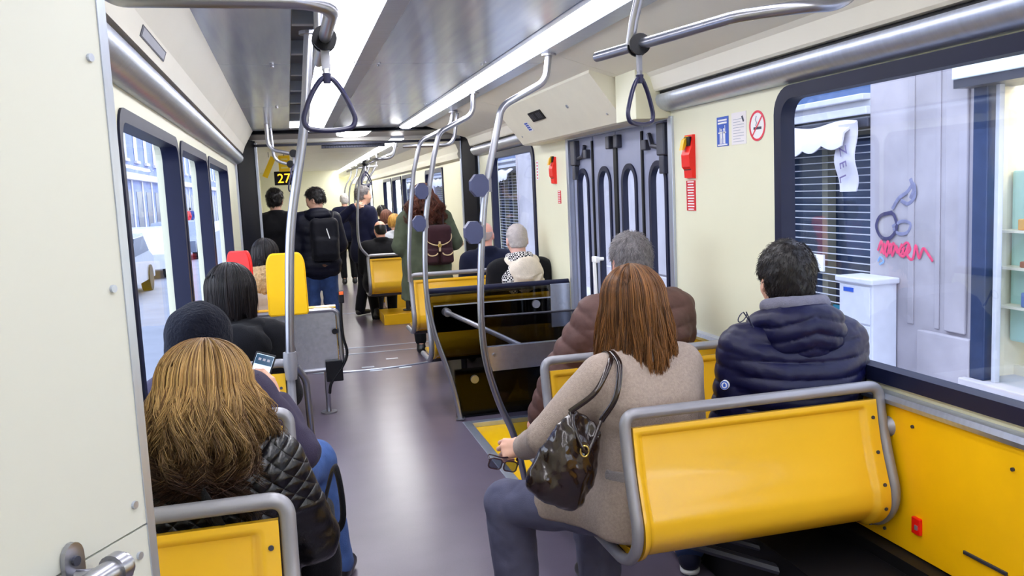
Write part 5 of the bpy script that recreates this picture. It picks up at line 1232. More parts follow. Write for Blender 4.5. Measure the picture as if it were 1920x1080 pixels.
# half belt and hip patch at the back
bb = MB()
for k, (px, py, w_, h_) in enumerate(((1152, 838, .05, .028),)):
    q = p.J['waist'] + np.array([0, -.13, -.06])
Pb = p.torso(g + .004, .08) + [folds(.0045, 17, 1.0)]; wz = p.J['waist'][2] - .035
Pb += [('cut', (0, 0, wz + .018), (0, 0, 1), 0), ('cut', (0, 0, wz - .018), (0, 0, -1), 0), ('cut', (.02, 0, 0), (1, 0, 0), 0), ('cut', (0, -.02, 0), (0, 1, 0), 0)]
p.mesh('half_belt', Pb, cl, .005, jk)
trs = cloth('grey_blue_trousers', (94, 95, 120), .75, var=.08, bump=.15)
P = p.legs(.030, .05, .98) + [('cap', p.J['kn' + c] * .7 + p.J['an' + c] * .3, p.J['an' + c], .088, .080, .05) for c in 'LR'] + [('cap', p.J['hipL'], p.J['hipR'], .10, .10, .05), folds(.007, 22, 2.0)]
p.mesh('trousers', P, trs, .0075)
p.shoes(SHOEB)
p.hair_long(BROWNHAIR, drop=.27, n=5200, rx=.112, ry=.125, rz=.122, flare=.20, taper=.10, wave=.009, wl=.22, open_=58, r=.0014, seed=5, jit=.035, flick=.024, clump=60)
# handbag on her left shoulder
BAG = mat('dark_patent_leather', (40, 28, 26), .20, .3, var=.45, vscale=9, bump=.35, bscale=26, coat=.6)
bc = W(1066, 862, Y=2.60); shw = p.R @ p.J['shL'] + p.b
t = thing('handbag', 'shiny dark brown leather handbag hanging from the beige coat shoulder', 'handbag', tuple(bc))
Rb = roty(math.radians(24))
up = Rb @ np.array([0, 0, 1.0]); rg = Rb @ np.array([1.0, 0, 0])
P = [('ell', bc - up * .055, (.112, .052, .095), Rb, 0), ('ell', bc + up * .045, (.088, .047, .125), Rb, .06), ('cap', bc - up * .10 - rg * .07, bc - up * .12 + rg * .06, .040, .036, .04), ('subell', bc + up * .16 + rg * .02 + np.array([0, -.02, 0]), (.055, .028, .075), Rb, .02), ('fn', lambda q, d: d + .005 * wob(q * np.array([1.6, 1, .6]), 42, 2.0) + .002 * wob(q, 95, 1))]
V, Fq = surf(P, .005); link('bag_body', V, Fq, BAG, t, True)
e1, e2 = bc + up * .15 - rg * .055, bc + up * .155 + rg * .06
rim = spline([e1, bc + up * .08 - rg * .012 + np.array([0, -.050, 0]), bc + up * .055 + rg * .03 + np.array([0, -.052, 0]), e2], 6); MB().tube(rim, .006, 8).build('rim', BAG, t, True, 60)
top = shw + np.array([.028, -.035, .078]); top2 = shw + np.array([.045, -.03, .078])
for a, tp, o in ((e1, top, -.012), (e2, top2, .012)):
    MB().tube(spline([a, a * .6 + tp * .4 + np.array([.01, -.055, 0]), a * .25 + tp * .75 + np.array([.01, -.05, .02]), tp, tp + np.array([0, .06, .0]), tp + np.array([-.01, .11, -.06])], 7), .0095, 8, flat=.55).build('strap', BAG, t, True, 60)
bk_ = W(1096, 846, Y=2.545); MB().tube([bk_ + np.array([.014 * math.cos(a), 0, .018 * math.sin(a)]) for a in np.linspace(0, 2 * PI, 16, False)], .0035, 8, closed=True).build('buckle', mat('brass_buckle', (226, 200, 110), .25, .9), t, True, 60)
# sunglasses hanging from her hand
gc = W(943, 872, Y=3.02)
t = thing('sunglasses', 'dark sunglasses dangling from the hand of the beige coat woman', 'sunglasses', tuple(gc))
gx = np.array([.80, 0, -.25]); gx /= np.linalg.norm(gx); gy = np.array([-.25, 0.1, -.9]); gy -= gx * gy.dot(gx); gy /= np.linalg.norm(gy); gn = np.cross(gx, gy)
FRM = mat('dark_glasses_frame', (60, 34, 44), .25, coat=.5); LNS = SMOKE2
for sg in (-1, 1):
    c_ = gc + gx * sg * .030; out = [(u, v) for u, v in rrect(-.025, -.020, .025, .020, .013)]
    f = MB().tube([c_ + gx * u + gy * v for u, v in out], .003, 6, closed=True).build('lens_frame', FRM, t, True, 60)
    MB().disc([(u * .96, v * .96) for u, v in out], lambda q, tt: tuple(c_ + gx * q[0] + gy * q[1] + gn * tt), -.001, .001).build('lens', LNS, f)
MB().tube([gc - gx * .006 - gy * .008, gc - gy * .011, gc + gx * .006 - gy * .008], .003, 6).build('bridge', FRM, t, True, 60)
hp = W(968, 858, Y=3.02)
for sg in (-1, 1):
    a = gc + gx * sg * .057 - gy * .012
    MB().tube(spline([a, a + gn * .02 * 1 - gy * .012, a * .5 + hp * .5 + gn * .01, hp + np.array([.012 * sg, .02, 0])], 6), .0032, 6).build('temple_arm', FRM, t, True, 60)
print('beige', _t.time() - T0)

# --- man in the navy puffer jacket by the large window
puf = mat('navy_puffer_nylon', (11, 13, 54), .42, var=.12, vscale=30, bump=.12, bscale=45, spec=.3)
p = Person('person with short black hair in a navy quilted puffer jacket beside the large window', (1.745, 2.70, .448), face=-4, H=1.085, lean=.06, head=(-6, 4, 2), wide=1.04, h=.008)
lap(p); fa, fb = W(1288, 1030, Z=.10), W(1392, 990, Z=.10); p.leg('L', ankle=(fa[0] + .02, fa[1] + .02, .09), world=True); p.leg('R', ankle=(fb[0], fb[1] + .02, .09), world=True)
p.body(.009)
g = .042
P = [('group', p.torso(g, .08) + [('cap', p.J['pel'] + np.array([-.08, 0, .0]), p.J['pel'] + np.array([.08, 0, .0]), .15, .15, .06), puffz(.060, .013, .02)], 0)]
for c in 'LR':
    a, e, w_ = p.J['sh' + c], p.J['el' + c], p.J['wr' + c]; P.append(('group', [('cap', a - np.array([0, 0, .0]), e, .088, .075, 0), puffseg(a, e, .060, .010)], .035)); P.append(('group', [('cap', e, w_, .075, .058, 0), puffseg(e, w_, .060, .009)], .03))
P += [folds(.0025, 34, 5.0), ('cut', p.J['pel'] + np.array([0, 0, -.085]), (0, 0, -1), .01)]
p.mesh('puffer_jacket', P, puf, .0052)
nk = p.J['neck'] + np.array([0, 0, .035])
P = [('cap', nk + np.array([-.15, -.01, -.065]), nk + np.array([.15, -.01, -.065]), .062, .062, 0), ('ell', nk + np.array([0, -.095, -.045]), (.150, .072, .105), rotx(.25), 0), ('ell', nk + np.array([0, -.075, .015]), (.138, .074, .060), None, .05), ('cap', nk + np.array([-.12, -.02, .0]), nk + np.array([.12, -.02, .0]), .045, .045, .05), ('subell', nk + np.array([0, .03, .06]), (.085, .10, .09), None, .02),
     ('fn', lambda q, d: d - .010 * (np.abs(np.sin(PI * (q[:, 2] * 1.0 + .25 * np.abs(q[:, 0])) / .055)) ** .55 - .6)), folds(.004, 30, 8)]
hd_ = p.mesh('hood', P, puf, .0055)
P = []
for i in range(16):
    a0, a1 = -2.2 + 4.4 * i / 16, -2.2 + 4.4 * (i + 1) / 16; q = lambda a: nk + np.array([.098 * math.sin(a), -.020 - .080 * math.cos(a), .058 + .014 * math.cos(a)]); P.append(('cap', q(a0), q(a1), .026, .026, .01))
p.mesh('hood_lining', P + [folds(.003, 40, 1)], cloth('grey_hood_lining', (116, 116, 134), .9, bump=.4), .006)
P = []
for i in range(14):
    a0, a1 = .15 + 1.4 * i / 14, .15 + 1.4 * (i + 1) / 14; q = lambda a: nk + np.array([.145 * math.sin(a) + .012, -.055 - .080 * math.cos(a), -.02 - .07 * math.cos(a * 1.1)]); P.append(('cap', q(a0), q(a1), .010, .010, .01))
p.mesh('hood_trim', P, MATS['grey_hood_lining'], .006, hd_)
loop0 = W(1398, 600, Y=2.66); lp = [loop0 + np.array([.014 * math.sin(a) - .012 + .01 * math.cos(a), 0, .018 * math.cos(a) + .012]) for a in np.linspace(.4, 2 * PI - .4, 14)]
MB().tube([loop0 + np.array([.03, .0, -.03])] + lp + [loop0 + np.array([.034, .004, -.03])], .0022, 6).build('drawstring', INK, p.t, True, 60)
aL = p.R @ (p.J['shL'] * .45 + p.J['elL'] * .55) + p.b; bd = aL + np.array([-.075, -.060, .055]); nb_ = np.array([-.65, -.75, .05]); nb_ /= np.linalg.norm(nb_)
u_ = np.cross((0, 0, 1.0), nb_); u_ /= np.linalg.norm(u_); v_ = np.cross(nb_, u_)
dm = lambda r: [(.7 * r * math.cos(a), .75 * r * math.sin(a)) for a in np.linspace(0, 2 * PI, 20, False)]
bdg = MB().disc(dm(.022), lambda q, tt: tuple(bd + u_ * q[0] + v_ * q[1] + nb_ * tt), -.02, .008).build('sleeve_badge', WHITE, p.t)
MB().ring(dm(.020), dm(.015), lambda q, tt: tuple(bd + u_ * q[0] + v_ * q[1] + nb_ * tt), .007, .0095).build('badge_ring', BLUE, bdg)
MB().disc([(-.004, -.006), (.004, -.006), (.005, .002), (0, .008), (-.005, .002)], lambda q, tt: tuple(bd + u_ * q[0] + v_ * q[1] + nb_ * tt), .007, .0095).build('badge_emblem', BLUE, bdg)
P = p.legs(.022, .05, .98) + [('cap', p.J['hipL'], p.J['hipR'], .10, .10, .05), folds(.005, 22, 2.0)]; p.mesh('trousers', P, DJEAN)
SNK = cloth('navy_sneaker', (30, 32, 56), .6); p.shoes(SNK, sole=mat('white_sneaker_sole', (232, 232, 238), .5, var=.03), yaw=-.35)
for c in 'LR':
    a = p.R @ p.J['an' + c] + p.b; sw = [(-.03, .0), (-.015, -.012), (.0, -.010), (.045, .018), (.0, -.001), (-.014, -.001), (-.022, .006)]
    yx = rotz(-.35 + math.radians(-6)) @ np.array([0, 1.0, 0]); sx_ = rotz(-.35 + math.radians(-6)) @ np.array([-1.0, 0, 0])
    o_ = np.array([a[0], a[1], .055]) + yx * .045 + sx_ * .040
    MB().disc(sw, lambda q, tt: tuple(o_ + yx * q[0] + np.array([0, 0, 1.0]) * q[1] + sx_ * tt), -.012, .004).build('curved_tick', WHITE, p.t)
p.hair_short(DARKHAIR, n=6500, L=.016, t=.016, back=-.075, front=.06, r=.0010, lift=.34, seed=4)
print('puffer', _t.time() - T0)

# --- man in the brown puffer on the next bench
bpf = mat('brown_puffer_nylon', (92, 66, 62), .55, spec=.25, var=.12, vscale=20, bump=.15, bscale=50)
p = Person('person with grey hair in a brown puffer jacket on the bench before the door', (1.56, 3.74, .438), face=4, H=1.10, lean=.12, side=.05, head=(-4, 10, 0), wide=1.12, h=.009, sk=SKIN2, fat=.02)
p.arm('L', W(1000, 800, Y=4.02), pole=(-.8, -.4, -.4), world=True); p.arm('R', p.J['pel'] + np.array([.12, .32, .10])); p.leg('L', ankle=(1.25, 4.2, .09), world=True); p.leg('R', ankle=(1.6, 4.2, .09), world=True); p.body(.009)
P = [('group', p.torso(.046, .08) + [('cap', p.J['pel'] + np.array([-.09, 0, -.01]), p.J['pel'] + np.array([.09, 0, -.01]), .155, .155, .06), puffz(.085, .014, .03)], 0)]
for c in 'LR':
    a, e, w_ = p.J['sh' + c], p.J['el' + c], p.J['wr' + c]; P.append(('group', [('cap', a, e, .094, .086, 0), puffseg(a, e, .085, .012)], .04)); P.append(('group', [('cap', e, w_, .086, .066, 0), puffseg(e, w_, .075, .010)], .03))
p.mesh('puffer_jacket', P + [folds(.005, 30, 4.0)], bpf, .008)
p.mesh('fur_collar', collar(p, .085, .03, .022) + [('fn', lambda q, d: d + .006 * wob(q, 120, 1))], cloth('dark_collar_fur', (46, 34, 36), .95, bump=.8, bscale=120), .007)
P = p.legs(.022, .05, .98) + [('cap', p.J['hipL'], p.J['hipR'], .10, .10, .05), folds(.005, 22, 2.0)]; p.mesh('trousers', P, DJEAN); p.shoes(SHOEB)
p.hair_short(GREYHAIR, n=5000, L=.022, t=.012, back=-.07, front=.045, r=.0010, lift=.5, seed=9)
print('brown', _t.time() - T0)

# --- two men beyond the smoked glass
p = Person('person with cropped grey hair, checked scarf and cream hood beyond the smoked glass', (1.755, 6.55, .44), H=1.06, lean=.08, head=(0, 4, 0), wide=1.0, h=.011, sk=mat('pink_skin', (226, 178, 166), .5))
lap(p); p.leg('L'); p.leg('R'); p.body(.010)
p.mesh('jacket', p.torso(.034, .07) + p.arms(.030) + [folds(.004, 22, 3)], BLKC); P = p.legs(.02, .05, .98); p.mesh('trousers', P, BLKT); p.shoes(SHOEB)
nk = p.J['neck']; hood = cloth('cream_hood_cloth', (226, 214, 200), .9, bump=.5, bscale=140)
P = [('ell', nk + np.array([.02, -.12, -.11]), (.145, .065, .165), rotx(.12), 0), ('cap', nk + np.array([-.09, -.04, .0]), nk + np.array([.10, -.04, .0]), .055, .055, .06), ('subell', nk + np.array([0, -.05, .06]), (.07, .075, .075), None, .03), ('fn', lambda q, d: d + .006 * np.sin((q[:, 2] * 1.0 - 1.4 * (q[:, 0] ** 2) * 4) * 70) * (q[:, 2] < nk[2] - .09)), folds(.004, 26, 3)]
p.mesh('hood', P, hood, .008)
def check_mat():
    m = mat('checked_scarf', (226, 224, 226), .9, var=.05); n, l = m.node_tree.nodes, m.node_tree.links; b = n['Principled BSDF']; tc = n.new('ShaderNodeTexCoord'); ck = n.new('ShaderNodeTexChecker'); ck.inputs['Scale'].default_value = 75
    ck.inputs['Color1'].default_value = lin((232, 230, 232)); ck.inputs['Color2'].default_value = lin((26, 28, 40)); l.new(tc.outputs['Object'], ck.inputs['Vector']); l.new(ck.outputs['Color'], b.inputs['Base Color']); return m
P = collar(p, .082, .045, .026) + [('cap', nk + np.array([-.08, -.06, .0]), nk + np.array([-.13, -.11, -.16]), .042, .05, .04), ('cap', nk + np.array([-.13, -.10, -.12]), nk + np.array([-.09, -.13, -.22]), .045, .03, .04), folds(.006, 34, 1)]
p.mesh('checked_scarf', P, check_mat(), .008)
bz = hair_mat('cropped_grey_hair', (176, 168, 168), (214, 206, 204), rough=.7); p.hair_short(bz, n=1800, L=.006, t=.004, back=-.062, front=.03, r=.0009, lift=.9, seed=2)
p = Person('bald person in a navy coat beside the scarf wearer', (1.74, 7.64, .48), H=1.0, lean=.08, head=(-12, 4, 0), wide=1.0, h=.012, sk=SKIN2)
lap(p); p.leg('L'); p.leg('R'); p.body(.010); p.mesh('coat', p.torso(.036, .07) + p.arms(.032) + collar(p, .075, .04, .016) + [folds(.004, 22, 3)], NAVC); p.mesh('trousers', p.legs(.02, .05, .98), BLKT); p.shoes(SHOEB)
p.mesh('hair', [('subgroup', [], 0)] and p.cap_prims(.003, -.06, -.02, 0.0) + [('cut', p.J['head'] + np.array([0, 0, .035]), (0, 0, 1), .01)], hair_mat('grey_stubble', (170, 150, 144), (190, 170, 164), rough=.7), .008)
print('pair', _t.time() - T0)

# --- blonde woman in the quilted leather jacket, lower left
lea = mat('black_quilted_leather', (8, 8, 14), .30, var=.12, vscale=20, bump=.2, bscale=90, coat=.12)
BLONDE = hair_mat('blonde_ombre_hair', (104, 70, 38), (236, 196, 130), (52, 28, 16), rough=.4)
p = Person('person with long blonde hair in a black quilted leather jacket at the lower left', (-.245, 2.22, .488), face=-4, H=.90, lean=.06, head=(0, 10, 2), wide=1.0, h=.008)
lap(p, .13, .28, .16); p.arm('R', p.J['pel'] + np.array([.16, .30, .10]), pole=(.4, -.6, -.8)); p.leg('L'); p.leg('R'); p.body(.009)
def quilt(q, d):
    zq = p.J['chest'][2] - .015; m = np.clip((q[:, 2] - zq) / .02, 0, 1); u = (q[:, 0] * .9 + q[:, 2]) / .048; v = (q[:, 0] * .9 - q[:, 2]) / .048
    hgt = (np.abs(np.sin(PI * u)) * np.abs(np.sin(PI * v))) ** .28
    return d - .0012 * m * (hgt - .6) - .004 * np.exp(-((q[:, 2] - zq + .008) / .006) ** 2)
def quilt_nodes(m, zq):
    n, l = m.node_tree.nodes, m.node_tree.links; b = n['Principled BSDF']; tc = n.new('ShaderNodeTexCoord'); sp = n.new('ShaderNodeSeparateXYZ'); l.new(tc.outputs['Object'], sp.inputs[0])
    def M(op, a, c=None, d=None):
        x = n.new('ShaderNodeMath'); x.operation = op
        for i, v in enumerate((a, c, d)):
            if v is None: continue
            if isinstance(v, (int, float)): x.inputs[i].default_value = v
            else: l.new(v, x.inputs[i])
        return x.outputs[0]
    xs_ = M('MULTIPLY', sp.outputs['X'], .9); k = PI / .047
    u = M('ABSOLUTE', M('SINE', M('MULTIPLY', M('ADD', xs_, sp.outputs['Z']), k))); v = M('ABSOLUTE', M('SINE', M('MULTIPLY', M('SUBTRACT', xs_, sp.outputs['Z']), k)))
    h = M('POWER', M('MULTIPLY', u, v), .35); mk = M('GREATER_THAN', sp.outputs['Z'], float(zq)); h = M('MULTIPLY', h, mk)
    bp = n.new('ShaderNodeBump'); bp.inputs['Strength'].default_value = .9; bp.inputs['Distance'].default_value = .012; l.new(h, bp.inputs['Height'])
    old = b.inputs['Normal'].links[0].from_socket if b.inputs['Normal'].links else None
    if old: l.new(old, bp.inputs['Normal'])
    l.new(bp.outputs[0], b.inputs['Normal'])
quilt_nodes(lea, p.J['chest'][2] - .015)
P = p.torso(.034, .08) + [('group', p.arms(.034, .05, 1.0), .04), ('cap', p.J['pel'] + np.array([-.08, 0, .0]), p.J['pel'] + np.array([.08, 0, .0]), .15, .15, .06), ('fn', quilt),
    ('fn', lambda q, d: d + .005 * np.clip((p.J['chest'][2] - .03 - q[:, 2]) / .05, 0, 1) * wob(q * np.array([.6, .6, 1.8]), 30, 2))]
p.mesh('leather_jacket', P, lea, .0052)
b = MB(); zq = p.J['chest'][2] - .022
p.mesh('trousers', p.legs(.024, .05, .98) + [folds(.004, 24, 1)], BLKT); p.shoes(SHOEB)
p.hair_long(BLONDE, drop=.31, n=12000, rx=.126, ry=.138, rz=.124, flare=.50, taper=.60, tpow=4, root=.34, wave=.048, wl=.18, open_=50, r=.0012, seed=11, jit=.04, back=.02, clump=70, mixp=.8, wpow=1.6)
# strap and dark bag on her lap side
t = thing('shoulder_bag', 'black shoulder bag resting against the blonde woman on the aisle side', 'bag', (0.02, 2.52, .5))
V, Fq = surf([('rbox', (.015, 2.60, .56), (.055, .16, .13), rotx(.15), .035, 0), folds(.006, 26, 3)], .008); bg_ = link('bag_body', V, Fq, cloth('black_bag_cloth', (18, 18, 24), .6), t, True)
MB().tube(spline([(.03, 2.48, .66), (.085, 2.40, .74), (.075, 2.45, .88), (.04, 2.66, .70)], 8), .012, 8, flat=.5).build('strap', MATS['black_bag_cloth'], t, True, 60)
MB().tube(spline([W(380, 925, Y=2.08), W(400, 960, Y=2.045), W(440, 1040, Y=2.075)], 6), .02, 8, flat=.3).build('back_strap', MATS['black_bag_cloth'], t, True, 60)
print('blonde', _t.time() - T0)

# --- hooded phone user
p = Person('hooded person in a dark purple jacket and jeans holding a phone', (-.325, 3.08, .47), face=-10, H=.95, lean=.10, side=-.02, head=(-8, 24, 0), headoff=(-.02, .02, -.03), wide=.92, h=.009)
hw = W(512, 742, Y=3.20); p.arm('R', hw + np.array([.015, -.02, -.02]), pole=(.35, -.3, -1), l1=.30, l2=.24, world=True); p.arm('L', p.J['pel'] + np.array([-.02, .34, .22])); fk = W(607, 835, Y=3.50); ft = W(640, 1050, Z=.09)
p.leg('R', ankle=(ft[0] - .01, ft[1] - .03, .09), knee=(fk[0] - .04, fk[1], fk[2] - .06), world=True); p.leg('L'); p.hand('R', (-.15, .35, .9), (-.9, .2, .1), curl=(.55, .7, .5), thumb=.6); p.body(.008)
pj = cloth('dark_purple_jacket', (58, 52, 74), .7, bump=.3)
p.mesh('jacket', p.torso(.034, .07) + p.arms(.022, .04, .93) + [folds(.006, 24, 3)], pj, .009)
kn_ = cloth('black_knit_cap', (20, 22, 34), .95, bump=.8, bscale=90)
c_ = p.J['head']; P = [('ell', c_ + np.array([0, -.02, .02]), (.112, .128, .122), p.Rh, 0), ('ell', c_ + np.array([0, -.05, -.06]), (.105, .09, .08), None, .05), ('cut', c_ + np.array([0, .075, 0]), (0, 1, -.2), .01), folds(.005, 26, 6)]
p.mesh('hood', P, kn_, .008)
P = p.legs(.028, .05, .98) + [folds(.006, 22, 2.0)]; p.mesh('jeans', P, JEAN, .009); p.shoes(SHOEB, yaw=-.1)
pc = W(490, 692, Y=3.24)
t = thing('smartphone', 'lit smartphone held by the hooded person', 'phone', tuple(pc))
px_ = np.array([.93, -.1, -.32]); px_ /= np.linalg.norm(px_); py_ = np.array([.42, .55, .66]); py_ -= px_ * py_.dot(px_); py_ /= np.linalg.norm(py_); pn = np.cross(px_, py_)
Rp = np.stack([px_, py_, pn], 1)
MB().box(pc, (.076, .135, .009), Rp, .004).build('phone_body', BLACK, t)
MB().box(pc + pn * .005, (.064, .115, .001), Rp).build('screen', mat('phone_screen', (190, 214, 236), .2, emit=(190, 214, 240), estr=.9), t)
b = MB(); b.box(pc + pn * .0058 + py_ * .035, (.062, .04, .0006), Rp); b.build('screen_header', mat('phone_header', (24, 60, 86), .2, emit=(24, 60, 86), estr=.7), t)
b = MB()
for i in range(3): b.box(pc + pn * .0060 + py_ * .036 + px_ * (.016 * (i - 1)), (.010, .010, .0006), Rp)
for i in range(3): b.box(pc + pn * .0060 - py_ * (.02 + .016 * i), (.05, .004, .0006), Rp)
b.build('screen_print', INK if False else GREYINK, t)

# --- black haired passenger in front of the red headrest
p = Person('person with smooth black hair and a black hooded coat in front of the red headrest', (-.285, 4.02, .488), face=0, H=.98, lean=.08, head=(0, 8, 0), wide=.98, h=.010)
lap(p); p.leg('L'); p.leg('R'); p.body(.011); nk = p.J['neck']
p.mesh('coat', p.torso(.040, .07) + p.arms(.036) + [('cap', p.J['pel'] + np.array([-.08, 0, -.01]), p.J['pel'] + np.array([.08, 0, -.01]), .15, .15, .06), folds(.006, 22, 3)], BLKC, .010)
p.mesh('hood', [('ell', nk + np.array([.02, -.11, -.07]), (.15, .075, .10), rotx(.2), 0), ('cap', nk + np.array([-.11, -.03, 0]), nk + np.array([.11, -.03, 0]), .05, .05, .05), folds(.006, 26, 2)], BLKC, .009)
p.mesh('trousers', p.legs(.022, .05, .98), BLKT); p.shoes(SHOEB)
p.hair_long(DARKHAIR, drop=.14, n=2600, rx=.116, ry=.128, rz=.122, flare=.02, taper=.10, wave=.003, wl=.3, open_=55, r=.0014, seed=21, jit=.012)
MB().tube([p.b + p.R @ (nk + np.array([.115 + .012 * math.cos(a), -.07, -.03 + .012 * math.sin(a)])) for a in np.linspace(0, 2 * PI, 12, False)], .003, 6, closed=True).build('hood_ring', TUBE, p.t, True, 60)
print('left', _t.time() - T0)

# --- seated woman with fur collar behind the headrests
p = Person('person with dark hair and a tan fur collar seated beyond the headrests', (-.21, 7.15, .45), H=1.0, lean=.05, wide=1.0, h=.013)
lap(p); p.leg('L'); p.leg('R'); p.body(.013); p.mesh('coat', p.torso(.040, .07) + p.arms(.036) + [folds(.005, 22, 3)], cloth('pale_grey_coat', (190, 184, 180), .85))
p.mesh('fur_collar', collar(p, .095, .035, .038) + [('ell', p.J['neck'] + np.array([0, -.12, -.06]), (.14, .05, .09), None, .05), ('fn', lambda q, d: d + .008 * wob(q, 110, 1))], cloth('tan_fur', (176, 146, 106), .95, var=.25, bump=.9, bscale=110, vscale=60), .009)
p.mesh('trousers', p.legs(.022, .05, .98), BLKT, .014); p.shoes(SHOEB); p.hair_long(DARKHAIR, drop=.12, n=1300, rx=.108, ry=.118, rz=.118, flare=.05, taper=.1, wave=.006, wl=.12, open_=55, r=.0022, seed=31, jit=.02)

# --- standing passengers
def standing(label, x, y, top, face, **k):
    H = top / 1.755; p = Person(label, (x, y, 0.0), face=face, H=H, sit=False, **k); return p
q = W(514, 345, Y=10.0); p = standing('standing person with short black hair in a dark jacket under the amber line display', q[0], 10.0, 1.84, 4, lean=.02, head=(-18, -2, 0), wide=1.05, h=.013)
p.arm('L', p.J['pel'] + np.array([-.22, .12, -.02])); p.arm('R', p.J['pel'] + np.array([.24, .10, -.04])); p.leg('L'); p.leg('R'); p.body(.012)
p.mesh('jacket', p.torso(.034, .07) + p.arms(.030) + [('cap', p.J['pel'] + np.array([-.08, 0, -.06]), p.J['pel'] + np.array([.08, 0, -.06]), .14, .14, .06), folds(.006, 20, 3)] + collar(p, .068, .03, .014), cloth('dark_olive_jacket', (22, 22, 26), .75)); p.mesh('trousers', p.legs(.024, .05, 1.0), BLKT); p.shoes(SHOEB)
p.hair_short(DARKHAIR, n=1500, L=.022, t=.014, back=-.07, front=.055, r=.0016, seed=5)

q = W(590, 360, Y=9.6); p = standing('standing person in a dark down jacket and jeans with a black backpack, head bowed', q[0], 9.6, 1.80, 2, lean=.03, head=(62, 18, 0), wide=.96, h=.013)
p.arm('L', p.J['pel'] + np.array([-.16, .26, .18])); p.arm('R', p.J['pel'] + np.array([.16, .28, .18])); p.leg('L', ankle=(-.12, .0, .085)); p.leg('R', ankle=(.12, 0.02, .085)); p.body(.012); p.eyes()
P = [('group', p.torso(.042, .07) + [('cap', p.J['pel'] + np.array([-.08, 0, -.03]), p.J['pel'] + np.array([.08, 0, -.03]), .145, .145, .06), puffz(.09, .012)], 0)] + p.arms(.040) + [folds(.005, 24, 3)]
dj = mat('dark_down_jacket', (12, 14, 32), .55, spec=.25, var=.1, bump=.15, bscale=60); p.mesh('down_jacket', P, dj)
nk = p.J['neck']; p.mesh('hood', [('ell', nk + np.array([.01, -.10, .0]), (.135, .085, .085), None, 0), ('cap', nk + np.array([-.11, -.02, 0]), nk + np.array([.11, -.02, 0]), .05, .05, .05), ('subell', nk + np.array([0, .03, .08]), (.08, .09, .09), None, .02), ('fn', lambda q_, d: d - .012 * (np.abs(np.sin(PI * q_[:, 2] / .06)) ** .5 - .6))], dj, .011)
p.mesh('jeans', p.legs(.026, .05, 1.0) + [folds(.006, 22, 2)], cloth('mid_blue_jeans', (54, 76, 126), .8, var=.2)); p.shoes(SHOEB); p.hair_short(DARKHAIR, n=1500, L=.024, t=.014, back=-.06, front=.055, r=.0016, seed=6)
bp_ = p.R @ (p.J['chest'] + np.array([.06, -.20, -.10])) + p.b
t = thing('backpack', 'black backpack with a white stripe on the dark down jacket', 'backpack', tuple(bp_))
V, Fq = surf([('rbox', bp_, (.15, .075, .23), rotx(-.05), .06, 0), ('rbox', bp_ + np.array([0, -.06, -.08]), (.12, .04, .10), None, .035, .03), folds(.004, 24, 1)], .011); bb_ = link('bag_body', V, Fq, cloth('black_pack_nylon', (15, 16, 26), .55), t, True)
MB().tube([bp_ + np.array([.02, -.082, .12]), bp_ + np.array([.055, -.085, -.02]), bp_ + np.array([.07, -.09, -.10])], .006, 6).build('white_stripe', WHITE, t)
for sg in (-1, 1): MB().tube(spline([bp_ + np.array([sg * .09, .0, .20]), bp_ + np.array([sg * .11, .10, .27]), bp_ + np.array([sg * .12, .22, .22])], 6), .022, 8, flat=.35).build('shoulder_strap', MATS['black_pack_nylon'], t, True, 60)

q = W(678, 343, Y=12.0); p = standing('standing grey haired person in a navy suit gripping a pole', q[0] - .02, 12.0, 1.86, -48, lean=.02, head=(-30, 2, 0), wide=.85, h=.014)
p.arm('L', W(671, 384, Y=11.75) + np.array([-.05, .06, -.02]), pole=(-.6, -.4, -.8), world=True); p.arm('R', p.J['pel'] + np.array([.22, .12, -.06])); p.leg('L', ankle=(-.10, -.06, .085)); p.leg('R', ankle=(.10, .10, .085)); p.hand('L', (.75, -.45, .2), (.4, .8, 0), curl=(1.0, 1.1, .7), thumb=.9); p.body(.012); p.eyes()
p.mesh('suit_jacket', p.torso(.030, .07) + p.arms(.024, .04, .93) + [('cap', p.J['pel'] + np.array([-.09, 0, -.10]), p.J['pel'] + np.array([.09, 0, -.10]), .135, .135, .06), folds(.005, 20, 3)], cloth('navy_suit_cloth', (18, 21, 50), .75)); p.mesh('trousers', p.legs(.030, .05, 1.0) + [folds(.006, 20, 1)], cloth('dark_suit_trousers', (16, 16, 26), .8)); p.shoes(SHOEB)
p.mesh('shirt_collar', collar(p, .062, .025, .010), WHITE, .008); p.hair_short(GREYHAIR, n=1300, L=.02, t=.012, back=-.06, front=.05, r=.0018, seed=7)

q = W(796, 350, Y=8.70); p = standing('standing person with long auburn hair in a green parka wearing a maroon backpack', q[0] - .02, 8.70, 1.745, -4, lean=.02, head=(6, 14, 0), wide=1.12, h=.013)
p.arm('L', p.J['pel'] + np.array([-.17, .20, .10])); p.arm('R', W(852, 452, Y=8.85), pole=(.0, -.3, -1), world=True); p.leg('L'); p.leg('R'); p.hand('R', (.9, .35, .0), (-.2, .6, -.7), curl=(.8, .9, .6)); p.body(.012)
PK = cloth('green_parka_cloth', (80, 88, 72), .85, var=.16, bump=.4); J = p.J
P = p.torso(.045, .07) + p.arms(.040) + [('cap', J['pel'] + np.array([-.10, 0, .05]), J['pel'] + np.array([-.14, -.01, -.38]), .14, .15, .07), ('cap', J['pel'] + np.array([.10, 0, .05]), J['pel'] + np.array([.14, -.01, -.38]), .14, .15, .07), ('cap', J['pel'], J['pel'] + np.array([0, -.02, -.38]), .14, .15, .07), ('cut', J['pel'] + np.array([0, 0, -.36]), (0, .1, -1), .01), folds(.010, 16, 3)]
p.mesh('parka', P, PK, .012); p.mesh('trousers', p.legs(.022, .05, 1.0), BLKT); p.shoes(SHOEB)
